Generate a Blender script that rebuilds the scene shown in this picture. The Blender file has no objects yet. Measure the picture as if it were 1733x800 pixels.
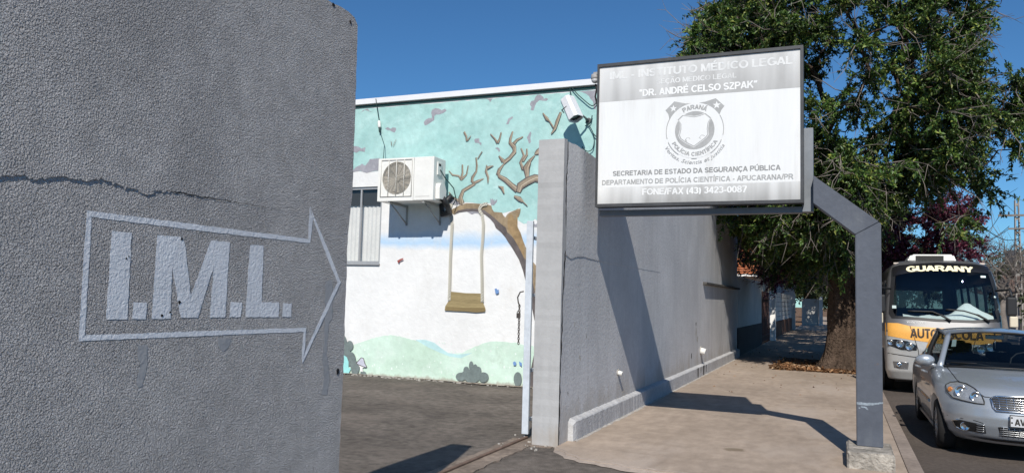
import bpy, bmesh, math, random
import numpy as np
from mathutils import Vector, Matrix
from mathutils.bvhtree import BVHTree

scene = bpy.context.scene
COL = scene.collection
R = math.radians
PI = math.pi

# ------------------------------------------------------------------ camera
cam_data = bpy.data.cameras.new("camera")
cam_data.sensor_fit = 'HORIZONTAL'
cam_data.sensor_width = 36.0
cam_data.lens = 36.0 * 1310.0 / 1733.0
cam_data.clip_start = 0.05
cam_data.clip_end = 3000.0
cam = bpy.data.objects.new("camera", cam_data)
COL.objects.link(cam)
_r = Vector((0.9212, 0.3881, 0.0270)).normalized()
_b = Vector((0.3890, -0.9179, -0.0780)); _b = (_b - _b.dot(_r) * _r).normalized()
_u = _b.cross(_r)
cam.matrix_world = Matrix(((_r.x, _u.x, _b.x, 0), (_r.y, _u.y, _b.y, 0), (_r.z, _u.z, _b.z, 1.6), (0, 0, 0, 1)))
scene.camera = cam

# ------------------------------------------------------------------ daylight
SUN_DIR = Vector((-0.23, 1.0, -0.90)).normalized()          # the way the light travels
el = math.asin(-SUN_DIR.z)
az = math.atan2(-SUN_DIR.x, -SUN_DIR.y)                     # compass bearing of the sun, from +Y clockwise
world = bpy.data.worlds.new("World")
scene.world = world
world.use_nodes = True
wt = world.node_tree
bg = wt.nodes["Background"]
sky = wt.nodes.new("ShaderNodeTexSky")
sky.sky_type = 'NISHITA'
sky.sun_disc = False
sky.sun_elevation = el
sky.sun_rotation = az
sky.altitude = 800
sky.air_density = 1.0
sky.dust_density = 0.0
sky.ozone_density = 3.2
deep = wt.nodes.new("ShaderNodeMix"); deep.data_type = 'RGBA'; deep.blend_type = 'MULTIPLY'
deep.inputs[0].default_value = 1.0; deep.inputs[7].default_value = (0.58, 1.01, 1.30, 1)      # dry winter sky, a little deeper blue
wt.links.new(sky.outputs[0], deep.inputs[6]); wt.links.new(deep.outputs[2], bg.inputs[0])
bg.inputs[1].default_value = 0.076
sd = bpy.data.lights.new("sun", 'SUN')
sd.energy = 4.9
sd.angle = R(0.5)
sd.color = (1.0, 0.955, 0.88)
sun = bpy.data.objects.new("sun", sd)
COL.objects.link(sun)
sun.rotation_euler = SUN_DIR.to_track_quat('-Z', 'Y').to_euler()
sun.location = (3, -10, 14)
scene.view_settings.view_transform = 'Standard'
scene.view_settings.look = 'None'
scene.view_settings.gamma = 1
scene.view_settings.exposure = 0.0
scene.view_settings.use_curve_mapping = False
scene.cycles.max_bounces = 8
scene.cycles.transparent_max_bounces = 12
scene.cycles.use_denoising = True

# ------------------------------------------------------------------ materials
def mat(name, col, rough=0.85, spec=0.3, metal=0.0, stain=(0.6, 0.12), grain=(40, 0.08), bump=None, stretch=(1, 1, 1), tint=None, coat=0.0):
    """Principled with two layers of colour noise in object space and an optional bump (scale, distance, detail, distortion)."""
    m = bpy.data.materials.new(name); m.use_nodes = True
    nt = m.node_tree; N = nt.nodes; L = nt.links
    bs = N["Principled BSDF"]
    bs.inputs["Roughness"].default_value = rough
    bs.inputs["Specular IOR Level"].default_value = spec
    bs.inputs["Metallic"].default_value = metal
    bs.inputs["Coat Weight"].default_value = coat
    tc = N.new("ShaderNodeTexCoord"); mp = N.new("ShaderNodeMapping")
    mp.inputs["Scale"].default_value = stretch
    L.new(tc.outputs["Object"], mp.inputs[0])
    rgb = N.new("ShaderNodeRGB"); rgb.outputs[0].default_value = (*col, 1)
    cur = rgb.outputs[0]
    for k, (sc, am) in enumerate((stain, grain)):
        if am <= 0: continue
        nz = N.new("ShaderNodeTexNoise"); nz.inputs["Scale"].default_value = sc; nz.inputs["Detail"].default_value = 6
        nz.inputs["Roughness"].default_value = 0.62
        L.new(mp.outputs[0], nz.inputs["Vector"])
        mr = N.new("ShaderNodeMapRange"); mr.inputs[1].default_value = 0.3; mr.inputs[2].default_value = 0.7
        mr.inputs[3].default_value = 1 - am; mr.inputs[4].default_value = 1 + am
        L.new(nz.outputs["Fac"], mr.inputs[0])
        mx = N.new("ShaderNodeMix"); mx.data_type = 'RGBA'; mx.blend_type = 'MULTIPLY'; mx.inputs[0].default_value = 1
        L.new(cur, mx.inputs[6])
        if tint and k == 0:
            t = N.new("ShaderNodeMix"); t.data_type = 'RGBA'
            t.inputs[6].default_value = (1 - am, 1 - am, 1 - am, 1); t.inputs[7].default_value = (*tint, 1)
            mr.inputs[3].default_value = 0; mr.inputs[4].default_value = 1
            L.new(mr.outputs[0], t.inputs[0]); L.new(t.outputs[2], mx.inputs[7])
        else:
            L.new(mr.outputs[0], mx.inputs[7])
        cur = mx.outputs[2]
    L.new(cur, bs.inputs["Base Color"])
    if bump:
        sc, dist, det, distort = bump
        nz = N.new("ShaderNodeTexNoise"); nz.inputs["Scale"].default_value = sc; nz.inputs["Detail"].default_value = det
        nz.inputs["Distortion"].default_value = distort
        L.new(tc.outputs["Object"], nz.inputs["Vector"])
        bp = N.new("ShaderNodeBump"); bp.inputs["Distance"].default_value = dist; bp.inputs["Strength"].default_value = 1.0
        L.new(nz.outputs["Fac"], bp.inputs["Height"]); L.new(bp.outputs[0], bs.inputs["Normal"])
    return m

def blotch(m, col, scale, lo, hi, amount, stretch=(1, 1, 1), zfade=None, seed=0.0):
    """irregular patches of another colour (dirt, repaint, dust); zfade = (z where full, z where none)"""
    nt = m.node_tree; N = nt.nodes; L = nt.links; bs = N["Principled BSDF"]; src = bs.inputs["Base Color"].links[0].from_socket
    tc = N.new("ShaderNodeTexCoord"); mp = N.new("ShaderNodeMapping"); mp.inputs["Scale"].default_value = stretch; mp.inputs["Location"].default_value = (seed, seed*1.7, seed*.6)
    L.new(tc.outputs["Object"], mp.inputs[0])
    nz = N.new("ShaderNodeTexNoise"); nz.inputs["Scale"].default_value = scale; nz.inputs["Detail"].default_value = 7; nz.inputs["Roughness"].default_value = .65
    L.new(mp.outputs[0], nz.inputs["Vector"])
    fac = nz.outputs["Fac"]
    if zfade:
        sp = N.new("ShaderNodeSeparateXYZ"); L.new(tc.outputs["Object"], sp.inputs[0])
        zr = N.new("ShaderNodeMapRange"); zr.inputs[1].default_value = min(zfade); zr.inputs[2].default_value = max(zfade)
        zr.inputs[3].default_value = .22 if zfade[0] < zfade[1] else -.35; zr.inputs[4].default_value = -.35 if zfade[0] < zfade[1] else .22
        L.new(sp.outputs["Z"], zr.inputs[0])
        ad = N.new("ShaderNodeMath"); L.new(fac, ad.inputs[0]); L.new(zr.outputs[0], ad.inputs[1]); fac = ad.outputs[0]
    mr = N.new("ShaderNodeMapRange"); mr.inputs[1].default_value = lo; mr.inputs[2].default_value = hi; mr.inputs[3].default_value = 0; mr.inputs[4].default_value = amount
    L.new(fac, mr.inputs[0])
    mx = N.new("ShaderNodeMix"); mx.data_type = 'RGBA'; mx.inputs[7].default_value = (*col, 1)
    L.new(mr.outputs[0], mx.inputs[0]); L.new(src, mx.inputs[6]); L.new(mx.outputs[2], bs.inputs["Base Color"])
    return m

def glass(name, tint, fres=0.10, rough=0.0):
    m = bpy.data.materials.new(name); m.use_nodes = True
    nt = m.node_tree; N = nt.nodes; L = nt.links; N.clear()
    out = N.new("ShaderNodeOutputMaterial"); mx = N.new("ShaderNodeMixShader")
    t = N.new("ShaderNodeBsdfTransparent"); t.inputs[0].default_value = (*tint, 1)
    g = N.new("ShaderNodeBsdfGlossy"); g.inputs["Roughness"].default_value = rough
    lw = N.new("ShaderNodeLayerWeight"); lw.inputs[0].default_value = .5
    pw = N.new("ShaderNodeMath"); pw.operation = 'POWER'; pw.inputs[1].default_value = 5.0; L.new(lw.outputs["Facing"], pw.inputs[0])
    sc_ = N.new("ShaderNodeMath"); sc_.operation = 'MULTIPLY_ADD'; sc_.inputs[1].default_value = .93; L.new(pw.outputs[0], sc_.inputs[0])
    tc = N.new("ShaderNodeTexCoord"); nz = N.new("ShaderNodeTexNoise"); nz.inputs["Scale"].default_value = 3.0
    L.new(tc.outputs["Object"], nz.inputs["Vector"])
    mr = N.new("ShaderNodeMath"); mr.operation = 'MULTIPLY_ADD'; mr.inputs[1].default_value = 0.03; mr.inputs[2].default_value = 0.04
    L.new(nz.outputs["Fac"], mr.inputs[0]); L.new(mr.outputs[0], sc_.inputs[2])
    ad = sc_
    L.new(ad.outputs[0], mx.inputs[0]); L.new(t.outputs[0], mx.inputs[1]); L.new(g.outputs[0], mx.inputs[2])
    L.new(mx.outputs[0], out.inputs[0])
    return m

def leaf_mat(name, cols, trans=0.25, rough=0.42, spec=0.45):
    m = bpy.data.materials.new(name); m.use_nodes = True
    nt = m.node_tree; N = nt.nodes; L = nt.links
    bs = N["Principled BSDF"]; out = N["Material Output"]
    bs.inputs["Roughness"].default_value = rough; bs.inputs["Specular IOR Level"].default_value = spec
    geo = N.new("ShaderNodeNewGeometry"); cr = N.new("ShaderNodeValToRGB")
    els = cr.color_ramp.elements
    while len(els) < len(cols): els.new(0.5)
    for i, (p, c) in enumerate(cols):
        els[i].position = p; els[i].color = (*c, 1)
    L.new(geo.outputs["Random Per Island"], cr.inputs[0])
    tc = N.new("ShaderNodeTexCoord"); nz = N.new("ShaderNodeTexNoise"); nz.inputs["Scale"].default_value = 1.1
    L.new(tc.outputs["Object"], nz.inputs["Vector"])
    mr = N.new("ShaderNodeMapRange"); mr.inputs[1].default_value = .35; mr.inputs[2].default_value = .65; mr.inputs[3].default_value = .6; mr.inputs[4].default_value = 1.5
    L.new(nz.outputs["Fac"], mr.inputs[0])
    mx = N.new("ShaderNodeMix"); mx.data_type = 'RGBA'; mx.blend_type = 'MULTIPLY'; mx.inputs[0].default_value = 1
    L.new(cr.outputs[0], mx.inputs[6]); L.new(mr.outputs[0], mx.inputs[7])
    L.new(mx.outputs[2], bs.inputs["Base Color"])
    tr = N.new("ShaderNodeBsdfTranslucent"); L.new(mx.outputs[2], tr.inputs[0])
    ms = N.new("ShaderNodeMixShader"); ms.inputs[0].default_value = trans
    L.new(bs.outputs[0], ms.inputs[1]); L.new(tr.outputs[0], ms.inputs[2]); L.new(ms.outputs[0], out.inputs[0])
    return m

# ------------------------------------------------------------------ builders
def nb(): return bmesh.new()

def box(bm, a, b, mi=0, bev=0.0, seg=2):
    x0, y0, z0 = a; x1, y1, z1 = b
    vs = [bm.verts.new(p) for p in ((x0,y0,z0),(x1,y0,z0),(x1,y1,z0),(x0,y1,z0),(x0,y0,z1),(x1,y0,z1),(x1,y1,z1),(x0,y1,z1))]
    fs = [bm.faces.new([vs[i] for i in q]) for q in ((0,3,2,1),(4,5,6,7),(0,1,5,4),(1,2,6,5),(2,3,7,6),(3,0,4,7))]
    for f in fs: f.material_index = mi
    if bev > 0:
        es = list({e for f in fs for e in f.edges})
        r = bmesh.ops.bevel(bm, geom=es, offset=bev, segments=seg, profile=0.6, affect='EDGES')
        for f in r['faces']: f.material_index = mi
    return vs

def prism(bm, pts, fn, d0, d1, mi=0):
    """closed prism of a 2D outline; fn(a, b, d) -> 3D"""
    n = len(pts)
    v0 = [bm.verts.new(fn(a, b, d0)) for a, b in pts]; v1 = [bm.verts.new(fn(a, b, d1)) for a, b in pts]
    fs = [bm.faces.new(v0), bm.faces.new(v1[::-1])]
    for f in fs: f.normal_update()
    for i in range(n):
        fs.append(bm.faces.new((v0[i], v1[i], v1[(i+1) % n], v0[(i+1) % n])))
    for f in fs: f.material_index = mi
    return fs

def sheet(bm, pts, fn, d, mi=0):
    f = bm.faces.new([bm.verts.new(fn(a, b, d)) for a, b in pts]); f.material_index = mi
    f.normal_update(); bmesh.ops.triangulate(bm, faces=[f], ngon_method='EAR_CLIP'); return f

def tube(bm, pts, rad, seg=8, mi=0, cap=True):
    pts = [Vector(p) for p in pts]; n = len(pts)
    if not hasattr(rad, '__len__'): rad = [rad] * n
    rings = []; up = None
    for i, p in enumerate(pts):
        t = (pts[min(i+1, n-1)] - pts[max(i-1, 0)])
        if t.length < 1e-9: t = Vector((0, 0, 1))
        t.normalize()
        if up is None:
            up = t.orthogonal().normalized()
        else:
            up = (up - up.dot(t) * t)
            up = up.normalized() if up.length > 1e-6 else t.orthogonal().normalized()
        s = t.cross(up)
        rings.append([bm.verts.new(p + (up * math.cos(2*PI*k/seg) + s * math.sin(2*PI*k/seg)) * rad[i]) for k in range(seg)])
    for a, b in zip(rings, rings[1:]):
        for k in range(seg):
            f = bm.faces.new((a[k], a[(k+1) % seg], b[(k+1) % seg], b[k])); f.material_index = mi; f.smooth = True
    if cap:
        for rg in (rings[0][::-1], rings[-1]):
            f = bm.faces.new(rg); f.material_index = mi
    return rings

def lathe(bm, prof, axis_o, axis_d, seg=24, mi=0, caps=True):
    """prof: (distance along the axis, radius)"""
    o = Vector(axis_o); d = Vector(axis_d).normalized(); u = d.orthogonal().normalized(); w = d.cross(u)
    rings = [[bm.verts.new(o + d*h + (u*math.cos(2*PI*k/seg) + w*math.sin(2*PI*k/seg))*max(r, 1e-4)) for k in range(seg)] for h, r in prof]
    for a, b in zip(rings, rings[1:]):
        for k in range(seg):
            f = bm.faces.new((a[k], a[(k+1) % seg], b[(k+1) % seg], b[k])); f.material_index = mi; f.smooth = True
    if caps:
        for rg in (rings[0][::-1], rings[-1]):
            f = bm.faces.new(rg); f.material_index = mi

def grid_patch(bm, P, mi=0, smooth=True):
    """P: rows of points"""
    V = [[bm.verts.new(p) for p in row] for row in P]
    for i in range(len(V)-1):
        for j in range(len(V[0])-1):
            f = bm.faces.new((V[i][j], V[i][j+1], V[i+1][j+1], V[i+1][j])); f.material_index = mi; f.smooth = smooth
    return V

ORIG = {}
def obj(name, bm, mats, parent=None, smooth=None, fixn=True):
    me = bpy.data.meshes.new(name)
    if isinstance(bm, bmesh.types.BMesh):
        if fixn: bmesh.ops.recalc_face_normals(bm, faces=bm.faces)
        bm.to_mesh(me); bm.free()
    else:
        me = bm
    if not isinstance(mats, (list, tuple)): mats = [mats]
    for m in mats: me.materials.append(m)
    if smooth:
        me.polygons.foreach_set("use_smooth", [True]*len(me.polygons))
    o = bpy.data.objects.new(name, me); COL.objects.link(o)
    if parent is not None:
        o.parent = parent
        o.location = -ORIG.get(parent.name, Vector((0, 0, 0)))
    return o

def thing(name, label, cat, loc=(0, 0, 0), group=None):
    o = bpy.data.objects.new(name, None); COL.objects.link(o)
    o.location = loc; o.empty_display_size = 0.2
    ORIG[o.name] = Vector(loc)
    o["label"] = label; o["category"] = cat
    if group: o["group"] = group
    return o

def tag(o, label, cat, group=None):
    o["label"] = label; o["category"] = cat
    if group: o["group"] = group
    return o

def struct(name, bm, m, **k):
    o = obj(name, bm, m, **k); o["kind"] = "structure"; return o

def text_mesh(body, bold=0.0, shear=0.0, spacing=1.0):
    """flat outline of a word as (verts array Nx2, faces), built-in font"""
    c = bpy.data.curves.new("lettering", 'FONT'); c.body = body; c.size = 1.0; c.offset = bold; c.shear = shear
    c.space_character = spacing; c.resolution_u = 4; c.fill_mode = 'FRONT'
    o = bpy.data.objects.new("lettering", c); COL.objects.link(o)
    bpy.context.view_layer.update()
    me = o.evaluated_get(bpy.context.evaluated_depsgraph_get()).to_mesh()
    v = np.array([x.co[:2] for x in me.vertices]); f = [tuple(p.vertices) for p in me.polygons]
    bpy.data.objects.remove(o); bpy.data.curves.remove(c)
    return v, f

def put_text(bm, body, x0, x1, z0, z1, fn, d, mi=0, bold=0.0, shear=0.0, ref=None, spacing=1.0):
    """fit the word's capitals in x0..x1, z0..z1"""
    v, f = text_mesh(body, bold, shear, spacing)
    rv, _ = text_mesh("H", bold)
    lo, hi = rv[:, 1].min(), rv[:, 1].max()
    a, b = v[:, 0].min(), v[:, 0].max()
    V = [bm.verts.new(fn(x0 + (p[0]-a)/(b-a)*(x1-x0), z0 + (p[1]-lo)/(hi-lo)*(z1-z0), d)) for p in v]
    for q in f:
        try:
            g = bm.faces.new([V[i] for i in q]); g.material_index = mi
        except ValueError: pass

def _ar(cx, cy, rx, ry, a0, a1, n=12):
    return [(cx+rx*math.cos(R(a0+(a1-a0)*k/n)), cy+ry*math.sin(R(a0+(a1-a0)*k/n))) for k in range(n+1)]
_v = [(.11, 0), (.11, 1)]
GLYPH = {   # bold grotesque capitals as pen strokes: advance, strokes
 'A': (.74, [[(.09, 0), (.36, .97)], [(.65, 0), (.38, .97)], [(.2, .30), (.54, .30)]]),
 'B': (.70, [_v, [(.11, .91), (.38, .91)] + _ar(.38, .715, .18, .195, 90, -90) + [(.11, .52)], [(.11, .52), (.40, .52)] + _ar(.40, .305, .21, .215, 90, -90) + [(.11, .09)]]),
 'C': (.75, [_ar(.41, .5, .31, .41, 42, 318, 18)]),
 'D': (.74, [_v, [(.11, .91), (.30, .91)] + _ar(.30, .5, .33, .41, 90, -90) + [(.11, .09)]]),
 'E': (.66, [_v, [(.11, .91), (.60, .91)], [(.11, .52), (.56, .52)], [(.11, .09), (.62, .09)]]),
 'F': (.60, [_v, [(.11, .91), (.57, .91)], [(.11, .50), (.51, .50)]]),
 'G': (.79, [_ar(.41, .5, .31, .41, 42, 330, 18), [(.71, .46), (.71, .12)], [(.79, .44), (.44, .44)]]),
 'H': (.74, [_v, [(.63, 0), (.63, 1)], [(.11, .53), (.63, .53)]]),
 'I': (.30, [[(.15, 0), (.15, 1)]]),
 'K': (.74, [_v, [(.64, 1), (.16, .40)], [(.34, .60), (.68, 0)]]),
 'L': (.61, [_v, [(.11, .09), (.58, .09)]]),
 'M': (.86, [_v, [(.75, 0), (.75, 1)], [(.14, .97), (.43, .06)], [(.72, .97), (.43, .06)]]),
 'N': (.74, [_v, [(.63, 0), (.63, 1)], [(.14, .95), (.60, .05)]]),
 'O': (.80, [_ar(.40, .5, .31, .41, 0, 360, 24)]),
 'P': (.68, [_v, [(.11, .91), (.38, .91)] + _ar(.38, .685, .21, .225, 90, -90) + [(.11, .46)]]),
 'R': (.74, [_v, [(.11, .91), (.40, .91)] + _ar(.40, .70, .20, .21, 90, -90) + [(.11, .49)], [(.40, .47), (.66, 0)]]),
 'S': (.68, [_ar(.34, .715, .23, .195, 25, 255, 12) + _ar(.34, .285, .24, .195, 75, -160, 12)]),
 'T': (.63, [[(.315, 0), (.315, .9)], [(.03, .91), (.60, .91)]]),
 'U': (.74, [[(.11, 1), (.11, .38)] + _ar(.37, .36, .26, .27, 180, 360, 12) + [(.63, .38), (.63, 1)]]),
 'V': (.68, [[(.07, 1), (.33, .04)], [(.61, 1), (.35, .04)]]),
 'X': (.68, [[(.08, 0), (.60, 1)], [(.60, 0), (.08, 1)]]),
 'Y': (.68, [[(.34, 0), (.34, .45)], [(.07, 1), (.34, .42)], [(.61, 1), (.34, .42)]]),
 'Z': (.63, [[(.06, .91), (.57, .91)], [(.55, .88), (.07, .12)], [(.04, .09), (.59, .09)]]),
 '0': (.58, [_ar(.29, .5, .2, .41, 0, 360, 20)]),
 '2': (.58, [_ar(.28, .70, .2, .21, 170, -35, 10) + [(.09, .12)], [(.05, .09), (.53, .09)]]),
 '3': (.58, [_ar(.27, .72, .19, .19, 160, -80, 10), _ar(.27, .30, .21, .21, 80, -160, 12)]),
 '4': (.58, [[(.41, 0), (.41, 1)], [(.38, .97), (.07, .30)], [(.03, .28), (.55, .28)]]),
 '7': (.58, [[(.05, .91), (.53, .91)], [(.49, .88), (.20, 0)]]),
 '8': (.58, [_ar(.29, .73, .18, .18, 0, 360, 16), _ar(.29, .28, .21, .20, 0, 360, 16)]),
 '.': (.30, [[(.15, 0), (.15, .19)]]), '-': (.36, [[(.04, .34), (.32, .34)]]), '/': (.30, [[(.03, -.02), (.27, 1.02)]]),
 '(': (.34, [_ar(.42, .40, .28, .62, 130, 230, 8)]), ')': (.34, [_ar(-.08, .40, .28, .62, 50, -50, 8)]), ' ': (.30, []),
 '“': (.44, [[(.10, .68), (.15, 1)], [(.29, .68), (.34, 1)]]), '”': (.44, [[(.10, .66), (.15, .98)], [(.29, .66), (.34, .98)]]),
}
for _c, _b, _m in (('É', 'E', [[(.30, 1.09), (.46, 1.28)]]), ('Á', 'A', [[(.33, 1.09), (.49, 1.28)]]), ('Í', 'I', [[(.12, 1.09), (.28, 1.28)]]), ('Ú', 'U', [[(.33, 1.09), (.49, 1.28)]]),
                   ('Ã', 'A', [[(.17, 1.13), (.28, 1.22), (.44, 1.12), (.57, 1.22)]]), ('Ç', 'C', [[(.42, .05), (.47, -.10), (.34, -.20)]])):
    GLYPH[_c] = (GLYPH[_b][0], GLYPH[_b][1] + _m)

def letters(bm, body, x0, x1, z0, z1, fn, d, mi=0, w=.18, sub=1):
    """capital lettering in pen strokes fitted to x0..x1, z0..z1"""
    tot = sum(GLYPH[c][0] for c in body) - .05; kx = (x1-x0)/tot; kz = z1-z0; at = 0; k = 0
    for c in body:
        adv, strokes_ = GLYPH[c]
        for p in strokes_:
            small = max(q[1] for q in p) > 1.05 or max(q[1] for q in p) < 0.06
            if sub > 1: p = [tuple(Vector(a)*(1-j/sub)+Vector(b)*(j/sub)) for a, b in zip(p, p[1:]) for j in range(sub)] + [p[-1]]
            L_, R_ = stroke(p, w*(.75 if small else 1))
            k = (k+1) % 6; dd = d + .00018*k
            A = [bm.verts.new(fn(x0+(at+q[0])*kx, z0+q[1]*kz, dd)) for q in L_]; Bq = [bm.verts.new(fn(x0+(at+q[0])*kx, z0+q[1]*kz, dd)) for q in R_]
            for i in range(len(A)-1):
                f = bm.faces.new((A[i], A[i+1], Bq[i+1], Bq[i])); f.material_index = mi
        at += adv

def arc_letters(bm, body, cx, cz, r, a_mid, span, h, fn, d, up=1, mi=0, w=.18):
    def g(x, z, dd):
        if up > 0: an = a_mid - x*span; rr = r + z*h
        else: an = a_mid + x*span; rr = r - z*h
        return fn(cx + rr*math.cos(an), cz + rr*math.sin(an), dd)
    letters(bm, body, -.5, .5, 0, 1, g, d, mi, w)

def arc_text(bm, body, cx, cz, r, a_mid, span, h, fn, d, up=1, mi=0, bold=0.0, shear=0.0):
    """word bent on a circle; up=1 reads along the top, -1 along the bottom"""
    v, f = text_mesh(body, bold, shear)
    a, b = v[:, 0].min(), v[:, 0].max()
    rv, _ = text_mesh("H", bold); hi = rv[:, 1].max()
    V = []
    for p in v:
        t = (p[0]-a)/(b-a) - .5
        if up > 0: an = a_mid - t*span; rr = r + p[1]/hi*h
        else: an = a_mid + t*span; rr = r - p[1]/hi*h
        V.append(bm.verts.new(fn(cx + rr*math.cos(an), cz + rr*math.sin(an), d)))
    for q in f:
        try:
            g = bm.faces.new([V[i] for i in q]); g.material_index = mi
        except ValueError: pass

def stroke(pts, ws):
    """outline of a tapered brush stroke in 2D"""
    P = [Vector(p) for p in pts]; L = []; Rr = []
    for i, p in enumerate(P):
        t = (P[min(i+1, len(P)-1)] - P[max(i-1, 0)]).normalized(); n = Vector((-t.y, t.x))
        w = ws[i] if hasattr(ws, '__len__') else ws
        L.append(tuple(p + n*w/2)); Rr.append(tuple(p - n*w/2))
    return L, Rr

def stroke_sheet(bm, pts, ws, fn, d, mi=0):
    L, Rr = stroke(pts, ws)
    a = [bm.verts.new(fn(*p, d)) for p in L]; b = [bm.verts.new(fn(*p, d)) for p in Rr]
    for i in range(len(a)-1):
        f = bm.faces.new((a[i], a[i+1], b[i+1], b[i])); f.material_index = mi

# ------------------------------------------------------------------ foliage and branches
def np_mesh(name, V, F):
    me = bpy.data.meshes.new(name)
    V = np.asarray(V, np.float32); F = np.asarray(F, np.int32)
    me.vertices.add(len(V)); me.vertices.foreach_set("co", V.ravel())
    k = F.shape[1]
    me.loops.add(F.size); me.loops.foreach_set("vertex_index", F.ravel())
    me.polygons.add(len(F)); me.polygons.foreach_set("loop_start", np.arange(0, F.size, k, dtype=np.int32))
    me.update(calc_edges=True); me.validate()
    return me

def unit(v): return v/np.maximum(np.linalg.norm(v, axis=-1, keepdims=True), 1e-9)

def leaves(rng, pos, dirs, size, width=0.42):
    """a folded pointed leaf at every position; dirs = growing direction"""
    n = len(pos); d = unit(dirs); up = unit(np.array([0.1, -0.25, 1.0]) + rng.normal(0, .75, (n, 3)))
    s = unit(np.cross(d, up)); nn = np.cross(s, d)
    L = (size*rng.uniform(.5, 1.35, n))[:, None]; W = L*width
    base = pos; tip = pos + d*L - nn*L*.12
    a = pos + d*L*.45 + s*W*.5 + nn*L*.10; b = pos + d*L*.45 - s*W*.5 + nn*L*.10
    V = np.stack([base, a, tip, b], 1).reshape(-1, 3)
    i = np.arange(n)*4
    F = np.concatenate([np.stack([i, i+1, i+2], 1), np.stack([i, i+2, i+3], 1)])
    return V, F

def skeleton(rng, trunk, ends, sag=.12):
    """joins every end point to the nearest limb; returns nodes, parents, radii weights"""
    nodes = [np.array(p, float) for p in trunk]; par = [-1] + list(range(len(trunk)-1))
    order = np.argsort(np.linalg.norm(ends - nodes[-1], axis=1)); endn = []
    dist = [0.0]
    for i in range(1, len(trunk)): dist.append(dist[-1] + np.linalg.norm(nodes[i]-nodes[i-1]))
    for k in order:
        e = ends[k]; A = np.array(nodes); D = np.linalg.norm(A-e, axis=1)
        cost = D + .25*np.array(dist) + np.where(A[:, 2] > e[2]+.2, .6, 0)
        cost[:max(1, len(trunk)-3)] += 50
        j = int(np.argmin(cost)); p = nodes[j]; L = D[j]; prev = j
        nseg = 3 if L > .8 else 2
        for s in range(1, nseg+1):
            t = s/nseg; q = p + (e-p)*t + rng.normal(0, .07*L, 3)*(s < nseg) + np.array([0, 0, sag*L*math.sin(PI*t)])
            nodes.append(q); par.append(prev); dist.append(dist[prev] + L/nseg); prev = len(nodes)-1
        endn.append(prev)
    w = np.zeros(len(nodes))
    for e in endn:
        while e >= 0: w[e] += 1; e = par[e]
    return np.array(nodes), par, w

def limbs_bm(nodes, par, w, r_tip, power, ntrunk, seg=6, rmax=1.0):
    bm = nb()
    for i in range(len(nodes)):
        p = par[i]
        if p < 0 or (i < ntrunk): continue
        ra = min(r_tip*max(w[p], 1)**power, r_tip*max(w[i], 1)**power*1.3, rmax); rb = r_tip*max(w[i], 1)**power
        tube(bm, [nodes[p], nodes[i]], [ra, rb], seg=seg if rb > .02 else 4, cap=False)
    return bm

def blob_points(rng, blobs, n, inner=.45):
    vol = np.array([b[3]*b[4]*b[5] for b in blobs])**.75; out = []
    for k, b in enumerate(blobs):
        m = int(round(n*vol[k]/vol.sum()))
        d = unit(rng.normal(0, 1, (m, 3))); r = rng.uniform(inner**3, 1, m)**(1/3)
        out.append(np.array(b[:3]) + d*r[:, None]*np.array(b[3:6]))
    return np.concatenate(out)

def crown_mesh(rng, ends, centre, per, size, spread=.55, droop=.25, width=.42, twigs=7):
    P = []; D = []; T = []
    for e in ends:
        outw = e-centre; outw = outw/max(np.linalg.norm(outw), 1e-6)
        for t in range(twigs):
            d = outw*.7 + rng.normal(0, .75, 3) + np.array([0, 0, .15]); d /= np.linalg.norm(d)
            L = spread*rng.uniform(.5, 1.3); m = max(2, int(per/twigs))
            s = np.sort(rng.uniform(.12, 1, m))[:, None]
            q = e + d*L*s + np.array([0, 0, -droop*L])*s**2 + rng.normal(0, .012, (m, 3))
            T.append((e, e + d*L*.5 + np.array([0, 0, -droop*L*.25]), e + d*L*.95 + np.array([0, 0, -droop*L*.9])))
            P.append(q); D.append(d*.6 + rng.normal(0, .75, (m, 3)) + np.array([0, 0, -.15]))
    return leaves(rng, np.concatenate(P), np.concatenate(D), size, width), T

def twig_bm(T, r=.006, keep=1.0, rng=None):
    bm = nb()
    for t in T:
        if rng is not None and rng.random() > keep: continue
        tube(bm, t, [r, r*.8, r*.4], seg=3, cap=False)
    return bm

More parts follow.
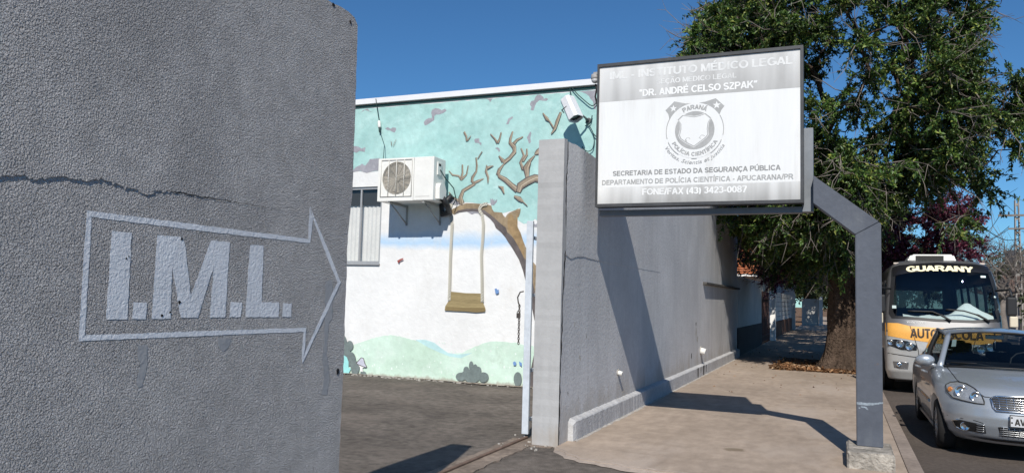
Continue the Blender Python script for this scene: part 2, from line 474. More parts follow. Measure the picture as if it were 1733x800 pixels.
def tree(name, label, cat, base, trunk, trunk_r, blobs, nclump, per, size, leafm, barkm, seed, group=None, r_tip=.012, power=.42, spread=.55, twig_keep=.4, width=.42, inner=.45, extra=None, flare=True, droop=.25, twigs=7, bare=0.0):
    rng = np.random.default_rng(seed)
    t = thing(name, label, cat, base, group)
    ends = blob_points(rng, blobs, nclump, inner)
    if extra is not None: ends = np.concatenate([ends, np.array(extra, float)])
    nodes, par, w = skeleton(rng, trunk, ends)
    bm = nb()
    # trunk with flutes and root flare
    segs = 28; rings = []
    tp = np.array(trunk, float)
    zs = np.linspace(0, 1, 22)
    cum = np.concatenate([[0], np.cumsum(np.linalg.norm(np.diff(tp, axis=0), axis=1))])
    for zt in zs:
        s = zt*cum[-1]
        c = np.array([np.interp(s, cum, tp[:, k]) for k in range(3)])
        r0 = np.interp(s, cum, trunk_r); ring = []
        for k in range(segs):
            a = 2*PI*k/segs
            fl = math.exp(-s/.38) if flare else 0
            rr = r0*(1 + .10*math.sin(3*a+1.3+s*.7) + .07*math.sin(7*a+s*2.1) + .05*math.sin(11*a-s*3)) + fl*r0*(.55 + .42*math.sin(5*a+.6) + .15*math.sin(9*a))
            ring.append(bm.verts.new((c[0]+rr*math.cos(a), c[1]+rr*math.sin(a), c[2])))
        rings.append(ring)
    for a, b in zip(rings, rings[1:]):
        for k in range(segs):
            f = bm.faces.new((a[k], a[(k+1) % segs], b[(k+1) % segs], b[k])); f.smooth = True
    bm.faces.new(rings[-1])
    tr = obj("trunk", bm, barkm, t)
    obj("limbs", limbs_bm(nodes, par, w, r_tip, power, len(trunk), rmax=trunk_r[-1]*.8), barkm, t)
    (V, F), T = crown_mesh(rng, ends, np.array(blobs[0][:3]), per, size, spread, droop, width, twigs)
    obj("crown", np_mesh("crown", V, F), leafm, t)
    if twig_keep > 0:
        bm = twig_bm(T, .007, twig_keep, rng)
        if bare > 0:      # leafless grey sprays among the leaves
            c0 = np.array(blobs[0][:3])
            for e in ends:
                if rng.random() > bare: continue
                o_ = unit(e - c0)
                for k in range(3):
                    d = unit(o_ + rng.normal(0, .7, 3)); L_ = rng.uniform(.5, 1.15)
                    q = [e, e + d*L_*.4 + rng.normal(0, .05, 3), e + d*L_*.75 + rng.normal(0, .08, 3), e + d*L_ + rng.normal(0, .1, 3) - np.array([0, 0, .08])]
                    tube(bm, q, [.012, .010, .007, .004], 4, cap=False)
                    tube(bm, [q[1], q[1] + unit(d + rng.normal(0, .6, 3))*L_*.4], [.007, .003], 3, cap=False); tube(bm, [q[2], q[2] + unit(d + rng.normal(0, .6, 3))*L_*.3], [.006, .003], 3, cap=False)
        obj("twigs", bm, TWIGBARK if bare > 0 else barkm, t)
    return t

# ------------------------------------------------------------------ vehicle shells
def slice_shell(V, length_y, nr, ar, perim=96, dz=None):
    """horizontal slices stacked into a body; V as (z, half width, front y), rear y from length_y(z)"""
    zs = [s[0] for s in V['S']]
    if dz:
        zz = []
        for a, b in zip(zs, zs[1:]):
            k = max(1, int(round((b-a)/dz))); zz += [a + (b-a)*i/k for i in range(k)]
        zs = zz + [zs[-1]]
    bm = nb(); rings = []
    K = [s[0] for s in V['S']]
    for z in zs:
        w = np.interp(z, K, [s[1] for s in V['S']]); yf = np.interp(z, K, [s[2] for s in V['S']])
        yr = length_y(z); ring = []
        n = V['n']; a = min(V['a'], (yr-yf)*.5); b = min(ar, (yr-yf)*.5)
        q = perim//2
        for k in range(q+1):      # front, left to right
            th = PI - PI*k/q; c = math.cos(th); s = math.sin(th)
            x = w*math.copysign(abs(c)**(2/n), c); y = yf + a - a*abs(s)**(2/n)
            ring.append((x, y))
        for k in range(1, 8): ring.append((w, yf+a+(yr-b-yf-a)*k/8))
        for k in range(q+1):
            th = PI*k/q; c = math.cos(th); s = math.sin(th)
            ring.append((w*math.copysign(abs(c)**(2/nr), c), yr - b + b*abs(s)**(2/nr)))
        for k in range(1, 8): ring.append((-w, yr-b+(yf+a-yr+b)*k/8))
        rings.append([bm.verts.new((V['cx']+x, V['cy']+y, V['cz']+z)) for x, y in ring])
    for a, b in zip(rings, rings[1:]):
        m = len(a)
        for k in range(m):
            f = bm.faces.new((a[k], a[(k+1) % m], b[(k+1) % m], b[k])); f.smooth = True
    bm.faces.new(rings[0][::-1]); bm.faces.new(rings[-1])
    bmesh.ops.recalc_face_normals(bm, faces=bm.faces)
    return bm

def densify(pts, step):
    out = []
    for i in range(len(pts)):
        a = Vector(pts[i]); b = Vector(pts[(i+1) % len(pts)]); k = max(1, int((b-a).length/step))
        out += [tuple(a + (b-a)*j/k) for j in range(k)]
    return out

def projected(bvh, V, pts, off, axis='y', side=-1, step=.03, mi=0, bm=None, thick=0.0):
    """panel of the given outline (x, z) or (y, z) laid on the body; filled with a fine grid so it follows the curve"""
    out = bm or nb()
    pl = densify(pts, step)
    tmp = bmesh.new()
    vs = [tmp.verts.new((a, 0, b)) for a, b in pl]
    f = tmp.faces.new(vs)
    xs = [p[0] for p in pl]; zs = [p[1] for p in pl]
    x = math.floor(min(xs)/step)*step + step*.37
    while x < max(xs):
        bmesh.ops.bisect_plane(tmp, geom=tmp.verts[:]+tmp.edges[:]+tmp.faces[:], plane_co=(x, 0, 0), plane_no=(1, 0, 0)); x += step
    z = math.floor(min(zs)/step)*step + step*.37
    while z < max(zs):
        bmesh.ops.bisect_plane(tmp, geom=tmp.verts[:]+tmp.edges[:]+tmp.faces[:], plane_co=(0, 0, z), plane_no=(0, 0, 1)); z += step
    bmesh.ops.triangulate(tmp, faces=tmp.faces)
    mp = {}
    for v in tmp.verts:
        mp[v] = out.verts.new(project_point(bvh, V, v.co.x, v.co.z, off, axis, side))
    for q in tmp.faces:
        try:
            g = out.faces.new([mp[v] for v in q.verts]); g.material_index = mi; g.smooth = True
        except ValueError: pass
    tmp.free()
    return out

def project_point(bvh, V, a, z, off, axis='y', side=-1):
    if axis == 'y':
        o = Vector((V['cx']+a, V['cy']-3, V['cz']+z)); d = Vector((0, 1, 0))
    else:
        o = Vector((V['cx']+side*3, V['cy']+a, V['cz']+z)); d = Vector((-side, 0, 0))
    hit, n, _, _ = bvh.ray_cast(o, d)
    if hit is None:
        hit, n, _, _ = bvh.find_nearest(o + d*3)
    if n.dot(d) > 0: n = -n
    return hit + n*off

def on_body_text(bvh, V, bm, body, x0, x1, z0, z1, off, bold=.03, mi=0, arch=0.0, axis='y'):
    def fn(x, z, d):
        u = (x-(x0+x1)/2)/((x1-x0)/2)
        return project_point(bvh, V, x, z - arch*u*u, off + d, axis)
    if bold > 0: letters(bm, body, x0, x1, z0, z1, fn, 0, mi, bold, 3)
    else: put_text(bm, body, x0, x1, z0, z1, fn, 0, mi, 0, .25)
# ------------------------------------------------------------------ traced outlines of flat paint, print and lamps (metres)
M_SKY = [(-9.942, 5.473), (-2.809, 5.5), (-2.779, 2.885), (-4.202, 2.922), (-5.024, 2.975), (-5.106, 3.03), (-5.186, 2.977), (-5.325, 2.935), (-5.432, 3.002), (-5.47, 3.09), (-5.404, 3.242), (-5.497, 3.2), (-5.757, 3.161), (-5.963, 3.187), (-6.004, 3.332), (-6.248, 3.326), (-6.687, 3.404), (-6.92, 3.512), (-7.203, 3.531), (-7.462, 3.469), (-7.796, 3.547), (-8.131, 3.509), (-8.499, 4.044), (-8.778, 4.03), (-8.977, 4.05), (-9.092, 4.067), (-9.347, 4.003), (-9.636, 3.965), (-9.86, 3.997)]
M_GREY = [[(-6.26, 5.441), (-6.137, 5.439), (-6.015, 5.431), (-6.009, 5.38), (-6.028, 5.325), (-6.071, 5.266), (-6.103, 5.316), (-6.154, 5.338), (-6.217, 5.39)], [(-5.241, 5.058), (-5.233, 5.112), (-5.263, 5.169), (-5.245, 5.218), (-5.178, 5.231), (-5.164, 5.291), (-5.118, 5.329), (-5.065, 5.332), (-5.01, 5.297), (-4.982, 5.249), (-4.938, 5.257), (-4.905, 5.233), (-4.937, 5.206), (-5.004, 5.214), (-5.081, 5.224), (-5.134, 5.176), (-5.171, 5.113), (-5.181, 5.048)], [(-4.32, 5.334), (-4.257, 5.395), (-4.174, 5.399), (-4.106, 5.358), (-3.991, 5.377), (-3.984, 4.978), (-4.029, 4.996), (-4.037, 5.121), (-4.102, 5.182), (-4.121, 5.234), (-4.177, 5.281), (-4.255, 5.309)], [(-5.731, 4.819), (-5.688, 4.916), (-5.611, 4.967), (-5.6, 4.929), (-5.658, 4.892), (-5.679, 4.81)], [(-6.385, 4.566), (-6.355, 4.583), (-6.283, 4.579), (-6.27, 4.518), (-6.224, 4.488), (-6.237, 4.445), (-6.286, 4.491), (-6.368, 4.501)], [(-5.31, 4.54), (-5.273, 4.602), (-5.24, 4.66), (-5.216, 4.626), (-5.24, 4.536), (-5.224, 4.448), (-5.257, 4.431), (-5.278, 4.498)], [(-8.966, 5.258), (-8.926, 5.305), (-8.855, 5.386), (-8.805, 5.37), (-8.787, 5.295), (-8.69, 5.252), (-8.764, 5.266), (-8.819, 5.292), (-8.883, 5.311)], [(-8.38, 4.896), (-8.319, 4.923), (-8.255, 4.885), (-8.195, 4.912), (-8.128, 4.895), (-8.122, 4.853), (-8.159, 4.802), (-8.228, 4.833), (-8.271, 4.864), (-8.316, 4.856)], [(-7.472, 4.903), (-7.494, 4.966), (-7.462, 5.013), (-7.394, 5.041), (-7.319, 5.046), (-7.339, 5.146), (-7.318, 5.205), (-7.254, 5.236), (-7.165, 5.219), (-7.106, 5.186), (-7.038, 5.206), (-6.998, 5.165), (-7.064, 5.128), (-7.161, 5.099), (-7.23, 5.111), (-7.265, 5.074), (-7.265, 5.001), (-7.351, 4.948), (-7.419, 4.912)], [(-9.176, 4.033), (-9.038, 4.137), (-8.899, 4.204), (-8.813, 4.164), (-8.706, 4.293), (-8.484, 4.307), (-8.389, 4.063), (-8.638, 4.037), (-8.777, 4.018), (-8.921, 4.06)], [(-9.234, 4.61), (-9.003, 4.561), (-8.915, 4.52), (-8.831, 4.54), (-8.841, 4.444), (-8.97, 4.474), (-9.039, 4.441), (-9.228, 4.487)], [(-5.946, 4.371), (-5.901, 4.394), (-5.855, 4.37), (-5.835, 4.315), (-5.871, 4.303), (-5.9, 4.352)], [(-6.865, 3.414), (-6.656, 3.409), (-6.644, 3.327), (-6.701, 3.339), (-6.747, 3.317), (-6.805, 3.341), (-6.862, 3.337)], [(-6.498, 3.199), (-6.201, 3.188), (-6.162, 3.129), (-6.198, 3.113), (-6.255, 3.147), (-6.329, 3.152), (-6.384, 3.129), (-6.441, 3.164)], [(-6.016, 3.424), (-5.984, 3.401), (-5.967, 3.434), (-5.942, 3.392), (-5.919, 3.405), (-5.932, 3.358), (-5.87, 3.41), (-5.882, 3.366), (-5.93, 3.305), (-6.003, 3.31)], [(-5.146, 2.901), (-5.13, 2.949), (-5.086, 2.932), (-5.044, 2.972), (-5.017, 2.932), (-5.016, 2.883), (-5.085, 2.884)]]
M_TRUNK = [(-6.827, 3.174), (-6.835, 3.229), (-6.727, 3.274), (-6.634, 3.323), (-6.503, 3.351), (-6.335, 3.342), (-6.224, 3.331), (-6.077, 3.32), (-5.985, 3.293), (-5.964, 3.226), (-5.926, 3.175), (-5.763, 3.16), (-5.735, 3.105), (-5.694, 3.068), (-5.655, 3.124), (-5.616, 3.153), (-5.497, 3.2), (-5.462, 3.219), (-5.388, 3.223), (-5.398, 3.149), (-5.422, 3.076), (-5.483, 3.049), (-5.473, 2.986), (-5.431, 2.871), (-5.375, 2.772), (-5.322, 2.625), (-5.156, 2.285), (-4.85, 1.967), (-4.557, 1.446), (-4.487, 0.823), (-4.414, 0.031), (-5.162, -0.021), (-5.124, 0.265), (-5.064, 0.553), (-5.014, 0.829), (-5.044, 1.113), (-5.121, 1.429), (-5.211, 1.747), (-5.313, 2.09), (-5.4, 2.294), (-5.541, 2.506), (-5.621, 2.61), (-5.677, 2.692), (-5.77, 2.792), (-5.881, 2.875), (-5.919, 2.959), (-5.995, 3.043), (-6.107, 3.128), (-6.219, 3.172), (-6.368, 3.2), (-6.498, 3.194), (-6.648, 3.179), (-6.76, 3.139)]
M_TRUNKDARK = [(-6.76, 3.139), (-6.648, 3.179), (-6.498, 3.194), (-6.368, 3.2), (-6.219, 3.172), (-6.107, 3.128), (-5.995, 3.043), (-5.919, 2.959), (-5.881, 2.875), (-5.77, 2.792), (-5.677, 2.692), (-5.622, 2.61), (-5.541, 2.506), (-5.4, 2.294), (-5.313, 2.09), (-5.211, 1.747), (-5.121, 1.429), (-5.044, 1.113), (-5.014, 0.829), (-5.064, 0.553), (-5.124, 0.265), (-5.162, -0.021), (-4.801, 0.004), (-4.929, 0.592), (-4.905, 1.013), (-4.996, 1.433), (-5.11, 1.856), (-5.26, 2.284), (-5.481, 2.642), (-5.554, 2.716), (-5.645, 2.791), (-5.674, 2.873), (-5.812, 2.974), (-5.979, 3.109), (-6.128, 3.212), (-6.295, 3.24), (-6.5, 3.244), (-6.687, 3.214)]
M_TRUNKGOLD = [(-5.452, 3.199), (-5.491, 3.003), (-5.528, 3.069), (-5.566, 3.135), (-5.636, 3.104), (-5.649, 2.939), (-5.628, 2.84), (-5.536, 2.708), (-5.48, 2.626), (-5.406, 2.511), (-5.314, 2.349), (-5.286, 2.284), (-5.292, 2.479), (-5.331, 2.642), (-5.387, 2.764), (-5.443, 2.871)]
M_BRANCH = [([(-6.89, 3.569), (-6.791, 3.463), (-6.655, 3.392), (-6.577, 3.314)], [0.0126, 0.0315, 0.0472, 0.0346]), ([(-6.607, 3.348), (-6.635, 3.46), (-6.587, 3.586), (-6.44, 3.666), (-6.357, 3.706), (-6.402, 3.767), (-6.399, 3.835), (-6.319, 3.951), (-6.31, 4.061), (-6.333, 4.215)], [0.0945, 0.0709, 0.0567, 0.0504, 0.0535, 0.0472, 0.0441, 0.0315, 0.0315, 0.022]), ([(-6.358, 3.732), (-6.275, 3.763), (-6.166, 3.805)], [0.0409, 0.0409, 0.0126]), ([(-6.905, 3.982), (-6.826, 3.901), (-6.692, 3.879), (-6.633, 3.817)], [0.0063, 0.022, 0.0283, 0.0378]), ([(-6.618, 4.09), (-6.609, 3.936), (-6.636, 3.792)], [0.0252, 0.0315, 0.0409]), ([(-6.495, 4.068), (-6.523, 3.899), (-6.614, 3.817)], [0.0126, 0.022, 0.0346]), ([(-5.593, 4.671), (-5.634, 4.54), (-5.641, 4.465), (-5.552, 4.376), (-5.542, 4.284), (-5.641, 4.172), (-5.764, 4.085)], [0.022, 0.0409, 0.0504, 0.0693, 0.063, 0.0535, 0.0598]), ([(-5.385, 4.559), (-5.499, 4.507), (-5.564, 4.436)], [0.0189, 0.0378, 0.0535]), ([(-5.859, 4.224), (-5.765, 4.119)], [0.022, 0.0661]), ([(-5.746, 4.076), (-5.842, 3.963), (-5.875, 3.864)], [0.0157, 0.0535, 0.0535]), ([(-5.868, 3.908), (-5.838, 3.84), (-5.71, 3.769), (-5.581, 3.657), (-5.463, 3.57)], [0.0409, 0.0567, 0.0724, 0.0787, 0.0945]), ([(-5.414, 4.344), (-5.352, 4.209), (-5.415, 4.079), (-5.368, 3.969), (-5.271, 3.974)], [0.0189, 0.0346, 0.0441, 0.0567, 0.0787]), ([(-5.299, 4.33), (-5.292, 4.222), (-5.372, 4.102)], [0.0189, 0.0346, 0.0409]), ([(-5.001, 4.307), (-5.086, 4.254), (-5.138, 4.223)], [0.0945, 0.0787, 0.0252]), ([(-5.137, 4.199), (-5.239, 4.096)], [0.0157, 0.0535]), ([(-5.239, 4.088), (-5.298, 3.975), (-5.276, 3.825), (-5.273, 3.726)], [0.063, 0.1102, 0.063, 0.0472]), ([(-5.444, 3.528), (-5.412, 3.643), (-5.265, 3.729), (-5.126, 3.782), (-4.952, 3.751)], [0.0724, 0.1165, 0.1197, 0.1102, 0.1102]), ([(-6.046, 4.647), (-5.951, 4.554), (-5.89, 4.469)], [0.0126, 0.0252, 0.0409]), ([(-5.824, 4.668), (-5.851, 4.552), (-5.887, 4.469)], [0.0189, 0.0252, 0.0378]), ([(-6.599, 4.722), (-6.548, 4.633), (-6.545, 4.539)], [0.0346, 0.0315, 0.0157]), ([(-6.454, 4.636), (-6.527, 4.546)], [0.0079, 0.022]), ([(-6.205, 4.325), (-6.295, 4.191)], [0.0126, 0.0126]), ([(-6.101, 4.058), (-6.11, 3.94), (-6.066, 3.837), (-6.067, 3.711)], [0.0126, 0.0409, 0.0378, 0.0063]), ([(-5.963, 4.043), (-6.09, 4.006)], [0.0094, 0.0504]), ([(-5.851, 3.653), (-5.768, 3.621), (-5.729, 3.506)], [0.0094, 0.0567, 0.0126]), ([(-5.522, 3.456), (-5.414, 3.404), (-5.351, 3.353)], [0.0315, 0.0693, 0.0378]), ([(-5.351, 3.353), (-5.256, 3.269)], [0.0126, 0.0094]), ([(-4.998, 4.977), (-4.909, 4.862), (-4.86, 4.813), (-4.782, 4.691)], [0.0126, 0.0535, 0.0157, 0.022]), ([(-4.647, 4.967), (-4.709, 4.813), (-4.753, 4.671), (-4.821, 4.581)], [0.0346, 0.0504, 0.0409, 0.0157]), ([(-8.217, 4.626), (-8.204, 4.535)], [0.0063, 0.0063]), ([(-8.101, 4.661), (-8.167, 4.525)], [0.0047, 0.0047])]
M_HILL = [(-9.446, 0.469), (-9.093, 0.511), (-8.858, 0.592), (-8.586, 0.686), (-8.343, 0.755), (-8.076, 0.801), (-7.808, 0.779), (-7.478, 0.715), (-7.179, 0.65), (-6.896, 0.542), (-6.707, 0.508), (-6.497, 0.541), (-6.28, 0.65), (-6.041, 0.749), (-5.804, 0.792), (-5.45, 0.777), (-5.264, 0.754), (-4.762, 0.705), (-4.744, -0.064), (-9.399, -0.398)]
M_HILLBLUE = [(-7.505, 0.736), (-7.285, 0.746), (-7.092, 0.699), (-6.923, 0.596), (-6.795, 0.525), (-6.582, 0.504), (-6.277, 0.552), (-6.518, 0.441), (-6.767, 0.461), (-6.958, 0.517), (-7.216, 0.604)]
M_BUSH = [[(-6.241, 0.315), (-6.243, 0.284), (-6.252, 0.256), (-6.265, 0.236), (-6.282, 0.226), (-6.3, 0.228), (-6.316, 0.242), (-6.329, 0.264), (-6.337, 0.294), (-6.338, 0.326), (-6.332, 0.356), (-6.321, 0.38), (-6.306, 0.395), (-6.288, 0.399), (-6.27, 0.391), (-6.256, 0.373), (-6.245, 0.346)], [(-6.159, 0.288), (-6.161, 0.264), (-6.17, 0.243), (-6.184, 0.228), (-6.2, 0.22), (-6.218, 0.222), (-6.235, 0.231), (-6.247, 0.248), (-6.254, 0.27), (-6.255, 0.294), (-6.249, 0.317), (-6.238, 0.335), (-6.222, 0.346), (-6.205, 0.35), (-6.188, 0.344), (-6.173, 0.331), (-6.163, 0.311)], [(-6.327, 0.234), (-6.33, 0.21), (-6.341, 0.189), (-6.359, 0.174), (-6.38, 0.166), (-6.402, 0.167), (-6.423, 0.176), (-6.439, 0.193), (-6.448, 0.215), (-6.448, 0.239), (-6.441, 0.262), (-6.427, 0.28), (-6.407, 0.292), (-6.385, 0.296), (-6.363, 0.29), (-6.344, 0.277), (-6.332, 0.257)], [(-6.079, 0.238), (-6.082, 0.211), (-6.094, 0.187), (-6.113, 0.169), (-6.136, 0.16), (-6.161, 0.161), (-6.183, 0.172), (-6.2, 0.191), (-6.21, 0.217), (-6.211, 0.244), (-6.203, 0.271), (-6.187, 0.292), (-6.166, 0.306), (-6.141, 0.31), (-6.118, 0.304), (-6.098, 0.288), (-6.084, 0.265)], [(-6.384, 0.111), (-6.39, 0.083), (-6.411, 0.058), (-6.442, 0.039), (-6.481, 0.029), (-6.521, 0.029), (-6.558, 0.039), (-6.586, 0.058), (-6.602, 0.083), (-6.603, 0.111), (-6.589, 0.138), (-6.563, 0.161), (-6.527, 0.175), (-6.486, 0.181), (-6.447, 0.175), (-6.414, 0.16), (-6.392, 0.138)], [(-5.926, 0.13), (-5.932, 0.096), (-5.952, 0.066), (-5.982, 0.044), (-6.02, 0.033), (-6.06, 0.033), (-6.096, 0.046), (-6.123, 0.069), (-6.139, 0.099), (-6.14, 0.133), (-6.126, 0.165), (-6.1, 0.192), (-6.065, 0.209), (-6.026, 0.214), (-5.988, 0.208), (-5.955, 0.189), (-5.934, 0.162)], [(-6.094, 0.14), (-6.103, 0.093), (-6.135, 0.051), (-6.183, 0.019), (-6.242, 0.002), (-6.305, 0.002), (-6.361, 0.019), (-6.405, 0.052), (-6.429, 0.095), (-6.431, 0.143), (-6.41, 0.189), (-6.369, 0.227), (-6.313, 0.252), (-6.251, 0.26), (-6.191, 0.25), (-6.14, 0.225), (-6.107, 0.186)], [(-6.287, 0.15), (-6.293, 0.118), (-6.311, 0.09), (-6.339, 0.069), (-6.373, 0.058), (-6.409, 0.058), (-6.441, 0.071), (-6.466, 0.093), (-6.48, 0.122), (-6.482, 0.154), (-6.47, 0.184), (-6.446, 0.209), (-6.415, 0.226), (-6.379, 0.231), (-6.344, 0.224), (-6.315, 0.207), (-6.295, 0.181)], [(-8.898, 0.555), (-8.902, 0.519), (-8.917, 0.488), (-8.94, 0.464), (-8.969, 0.453), (-9.0, 0.455), (-9.029, 0.47), (-9.051, 0.495), (-9.064, 0.529), (-9.066, 0.565), (-9.056, 0.6), (-9.037, 0.628), (-9.01, 0.646), (-8.98, 0.65), (-8.949, 0.642), (-8.924, 0.621), (-8.906, 0.591)], [(-9.055, 0.606), (-9.057, 0.555), (-9.069, 0.511), (-9.088, 0.479), (-9.112, 0.463), (-9.138, 0.467), (-9.162, 0.489), (-9.182, 0.526), (-9.194, 0.574), (-9.196, 0.625), (-9.19, 0.674), (-9.174, 0.713), (-9.152, 0.737), (-9.126, 0.743), (-9.101, 0.73), (-9.079, 0.7), (-9.063, 0.657)], [(-8.83, 0.303), (-8.836, 0.252), (-8.858, 0.207), (-8.893, 0.174), (-8.936, 0.158), (-8.983, 0.16), (-9.025, 0.18), (-9.058, 0.216), (-9.078, 0.263), (-9.08, 0.315), (-9.066, 0.363), (-9.037, 0.403), (-8.996, 0.428), (-8.951, 0.435), (-8.906, 0.424), (-8.867, 0.395), (-8.841, 0.352)], [(-8.731, 0.134), (-8.736, 0.084), (-8.754, 0.04), (-8.782, 0.007), (-8.818, -0.009), (-8.857, -0.007), (-8.892, 0.014), (-8.92, 0.05), (-8.936, 0.097), (-8.939, 0.148), (-8.927, 0.196), (-8.903, 0.235), (-8.87, 0.26), (-8.832, 0.267), (-8.795, 0.255), (-8.763, 0.226), (-8.741, 0.184)], [(-8.96, 0.4), (-8.965, 0.35), (-8.985, 0.305), (-9.016, 0.272), (-9.055, 0.256), (-9.096, 0.258), (-9.134, 0.279), (-9.164, 0.316), (-9.182, 0.363), (-9.185, 0.415), (-9.172, 0.463), (-9.146, 0.503), (-9.11, 0.528), (-9.069, 0.535), (-9.029, 0.522), (-8.994, 0.493), (-8.971, 0.451)], [(-8.568, 0.029), (-8.572, 0.012), (-8.584, -0.003), (-8.604, -0.014), (-8.628, -0.021), (-8.653, -0.021), (-8.676, -0.015), (-8.693, -0.003), (-8.703, 0.012), (-8.704, 0.029), (-8.696, 0.045), (-8.679, 0.059), (-8.657, 0.068), (-8.632, 0.071), (-8.608, 0.068), (-8.587, 0.059), (-8.573, 0.045)], [(-5.27, 0.14), (-5.274, 0.094), (-5.289, 0.054), (-5.311, 0.024), (-5.34, 0.009), (-5.369, 0.012), (-5.396, 0.031), (-5.417, 0.064), (-5.429, 0.106), (-5.431, 0.153), (-5.421, 0.197), (-5.402, 0.233), (-5.376, 0.255), (-5.347, 0.261), (-5.318, 0.25), (-5.293, 0.224), (-5.277, 0.185)]]
M_AQUA = [(-9.44, 0.352), (-9.113, 0.357), (-9.041, 0.326), (-8.994, 0.235), (-8.989, 0.131), (-8.931, 0.099), (-8.982, 0.003), (-9.419, -0.024)]
M_MUSHCAP = [(-8.808, 0.22), (-8.739, 0.293), (-8.7, 0.332), (-8.648, 0.324), (-8.608, 0.223), (-8.563, 0.165), (-8.587, 0.146), (-8.692, 0.174), (-8.776, 0.196)]
M_MUSHSTEM = [(-8.772, 0.199), (-8.692, 0.18), (-8.588, 0.151), (-8.659, 0.136), (-8.649, 0.064), (-8.707, 0.061), (-8.722, 0.147)]
M_SWING = [(-6.761, 1.675), (-6.456, 1.653), (-6.138, 1.653), (-6.124, 1.486), (-6.085, 1.487), (-6.034, 1.382), (-6.04, 1.321), (-6.225, 1.301), (-6.444, 1.312), (-6.882, 1.316), (-6.873, 1.392), (-6.807, 1.492), (-6.763, 1.504)]
M_SWINGEDGE = [(-6.852, 1.389), (-6.447, 1.38), (-6.043, 1.392), (-6.036, 1.325), (-6.225, 1.304), (-6.444, 1.315), (-6.874, 1.32)]
M_ROPES = [[(-6.058, 3.322), (-6.125, 3.318), (-6.186, 3.291), (-6.215, 3.236), (-6.201, 3.18), (-6.162, 3.134), (-6.125, 2.944), (-6.13, 2.722), (-6.149, 2.367), (-6.123, 1.948), (-6.102, 1.498)], [(-6.818, 3.339), (-6.846, 3.248), (-6.824, 3.157), (-6.784, 2.952), (-6.789, 2.726), (-6.797, 2.275), (-6.793, 1.826), (-6.794, 1.513)]]
M_BITS = [[(-5.857, 1.745), (-5.822, 1.756), (-5.797, 1.724), (-5.773, 1.736), (-5.771, 1.67), (-5.818, 1.648), (-5.843, 1.68)], [(-5.452, 0.425), (-5.417, 0.449), (-5.382, 0.419), (-5.392, 0.376), (-5.438, 0.373)], [(-5.336, 0.453), (-5.278, 0.425), (-5.276, 0.361), (-5.323, 0.39)]]
M_BITRED = [(-7.966, 2.245), (-7.901, 2.28), (-7.822, 2.303), (-7.834, 2.269), (-7.9, 2.245), (-7.924, 2.199)]
WIN = [(-9.046, 3.726), (-8.416, 3.742), (-8.343, 2.195), (-8.968, 2.19)]
ACF = [(-8.057, 12.4, 4.163), (-6.858, 12.4, 4.12), (-6.838, 12.4, 3.298), (-8.032, 12.4, 3.359)]
ACR = [(-6.877, 12.85, 4.189), (-6.811, 12.85, 3.443)]
ACFAN = [(-7.636, 12.4, 3.763), (-7.947, 12.4, 3.774), (-7.65, 12.4, 4.088), (-7.342, 12.4, 3.752)]
W_ARROW = [[(2.1955, 1.9029), (2.7981, 1.9019), (3.6146, 1.9006), (3.6359, 1.8776), (2.8003, 1.8745), (2.2198, 1.8785)], [(2.1955, 1.9029), (2.2198, 1.8785), (2.2239, 1.64), (2.2252, 1.4005), (2.1992, 1.3784), (2.1969, 1.6391)], [(2.1992, 1.3784), (2.2252, 1.4005), (2.8369, 1.3995), (3.6353, 1.3953), (3.6121, 1.373), (2.7857, 1.3771)], [(3.6146, 1.9006), (3.6359, 1.8776), (3.6508, 2.019), (3.6285, 2.0538), (3.6155, 2.0957), (3.6134, 2.046)], [(3.6155, 2.0957), (3.6642, 2.0266), (3.8108, 1.8472), (3.9497, 1.6626), (3.9146, 1.6616), (3.7804, 1.835), (3.6508, 2.019)], [(3.9146, 1.6616), (3.9497, 1.6626), (3.8369, 1.5004), (3.7074, 1.3222), (3.6163, 1.1911), (3.6375, 1.2645), (3.805, 1.5068)], [(3.6121, 1.373), (3.6353, 1.3953), (3.6327, 1.2768), (3.6163, 1.1911), (3.6062, 1.2241)]]
W_LET = [[(2.3174, 1.8312), (2.4166, 1.8309), (2.4247, 1.4617), (2.3186, 1.4616)], [(2.4495, 1.5356), (2.5193, 1.5332), (2.5192, 1.4612), (2.4476, 1.4613)], [(2.5517, 1.833), (2.6986, 1.8355), (2.712, 1.8116), (2.7682, 1.5692), (2.8486, 1.7755), (2.8717, 1.8341), (3.0007, 1.8334), (2.9969, 1.4633), (2.8934, 1.4626), (2.9011, 1.7059), (2.8186, 1.4636), (2.7146, 1.465), (2.6473, 1.6893), (2.6564, 1.461), (2.5503, 1.4597)], [(3.0278, 1.5384), (3.111, 1.5356), (3.1074, 1.4629), (3.0262, 1.4629)], [(3.1428, 1.833), (3.2479, 1.835), (3.2539, 1.5395), (3.3932, 1.5367), (3.3939, 1.458), (3.1384, 1.4614)], [(3.4251, 1.5333), (3.501, 1.5312), (3.4991, 1.459), (3.4237, 1.4588)]]
W_CRACK = [(1.7154, 1.9729), (1.8385, 1.9836), (1.9259, 1.9993), (2.0073, 2.005), (2.0673, 2.0189), (2.1437, 2.0211), (2.2225, 2.0379), (2.2927, 2.0313), (2.381, 2.0214), (2.4332, 2.0133), (2.4591, 1.9986), (2.5056, 2.01), (2.5267, 2.0287), (2.6021, 2.0364), (2.6882, 2.0371), (2.8344, 2.0367), (3.0332, 2.0383), (3.2527, 2.037), (3.6003, 2.0437), (3.8244, 2.047), (4.1484, 2.0585)]
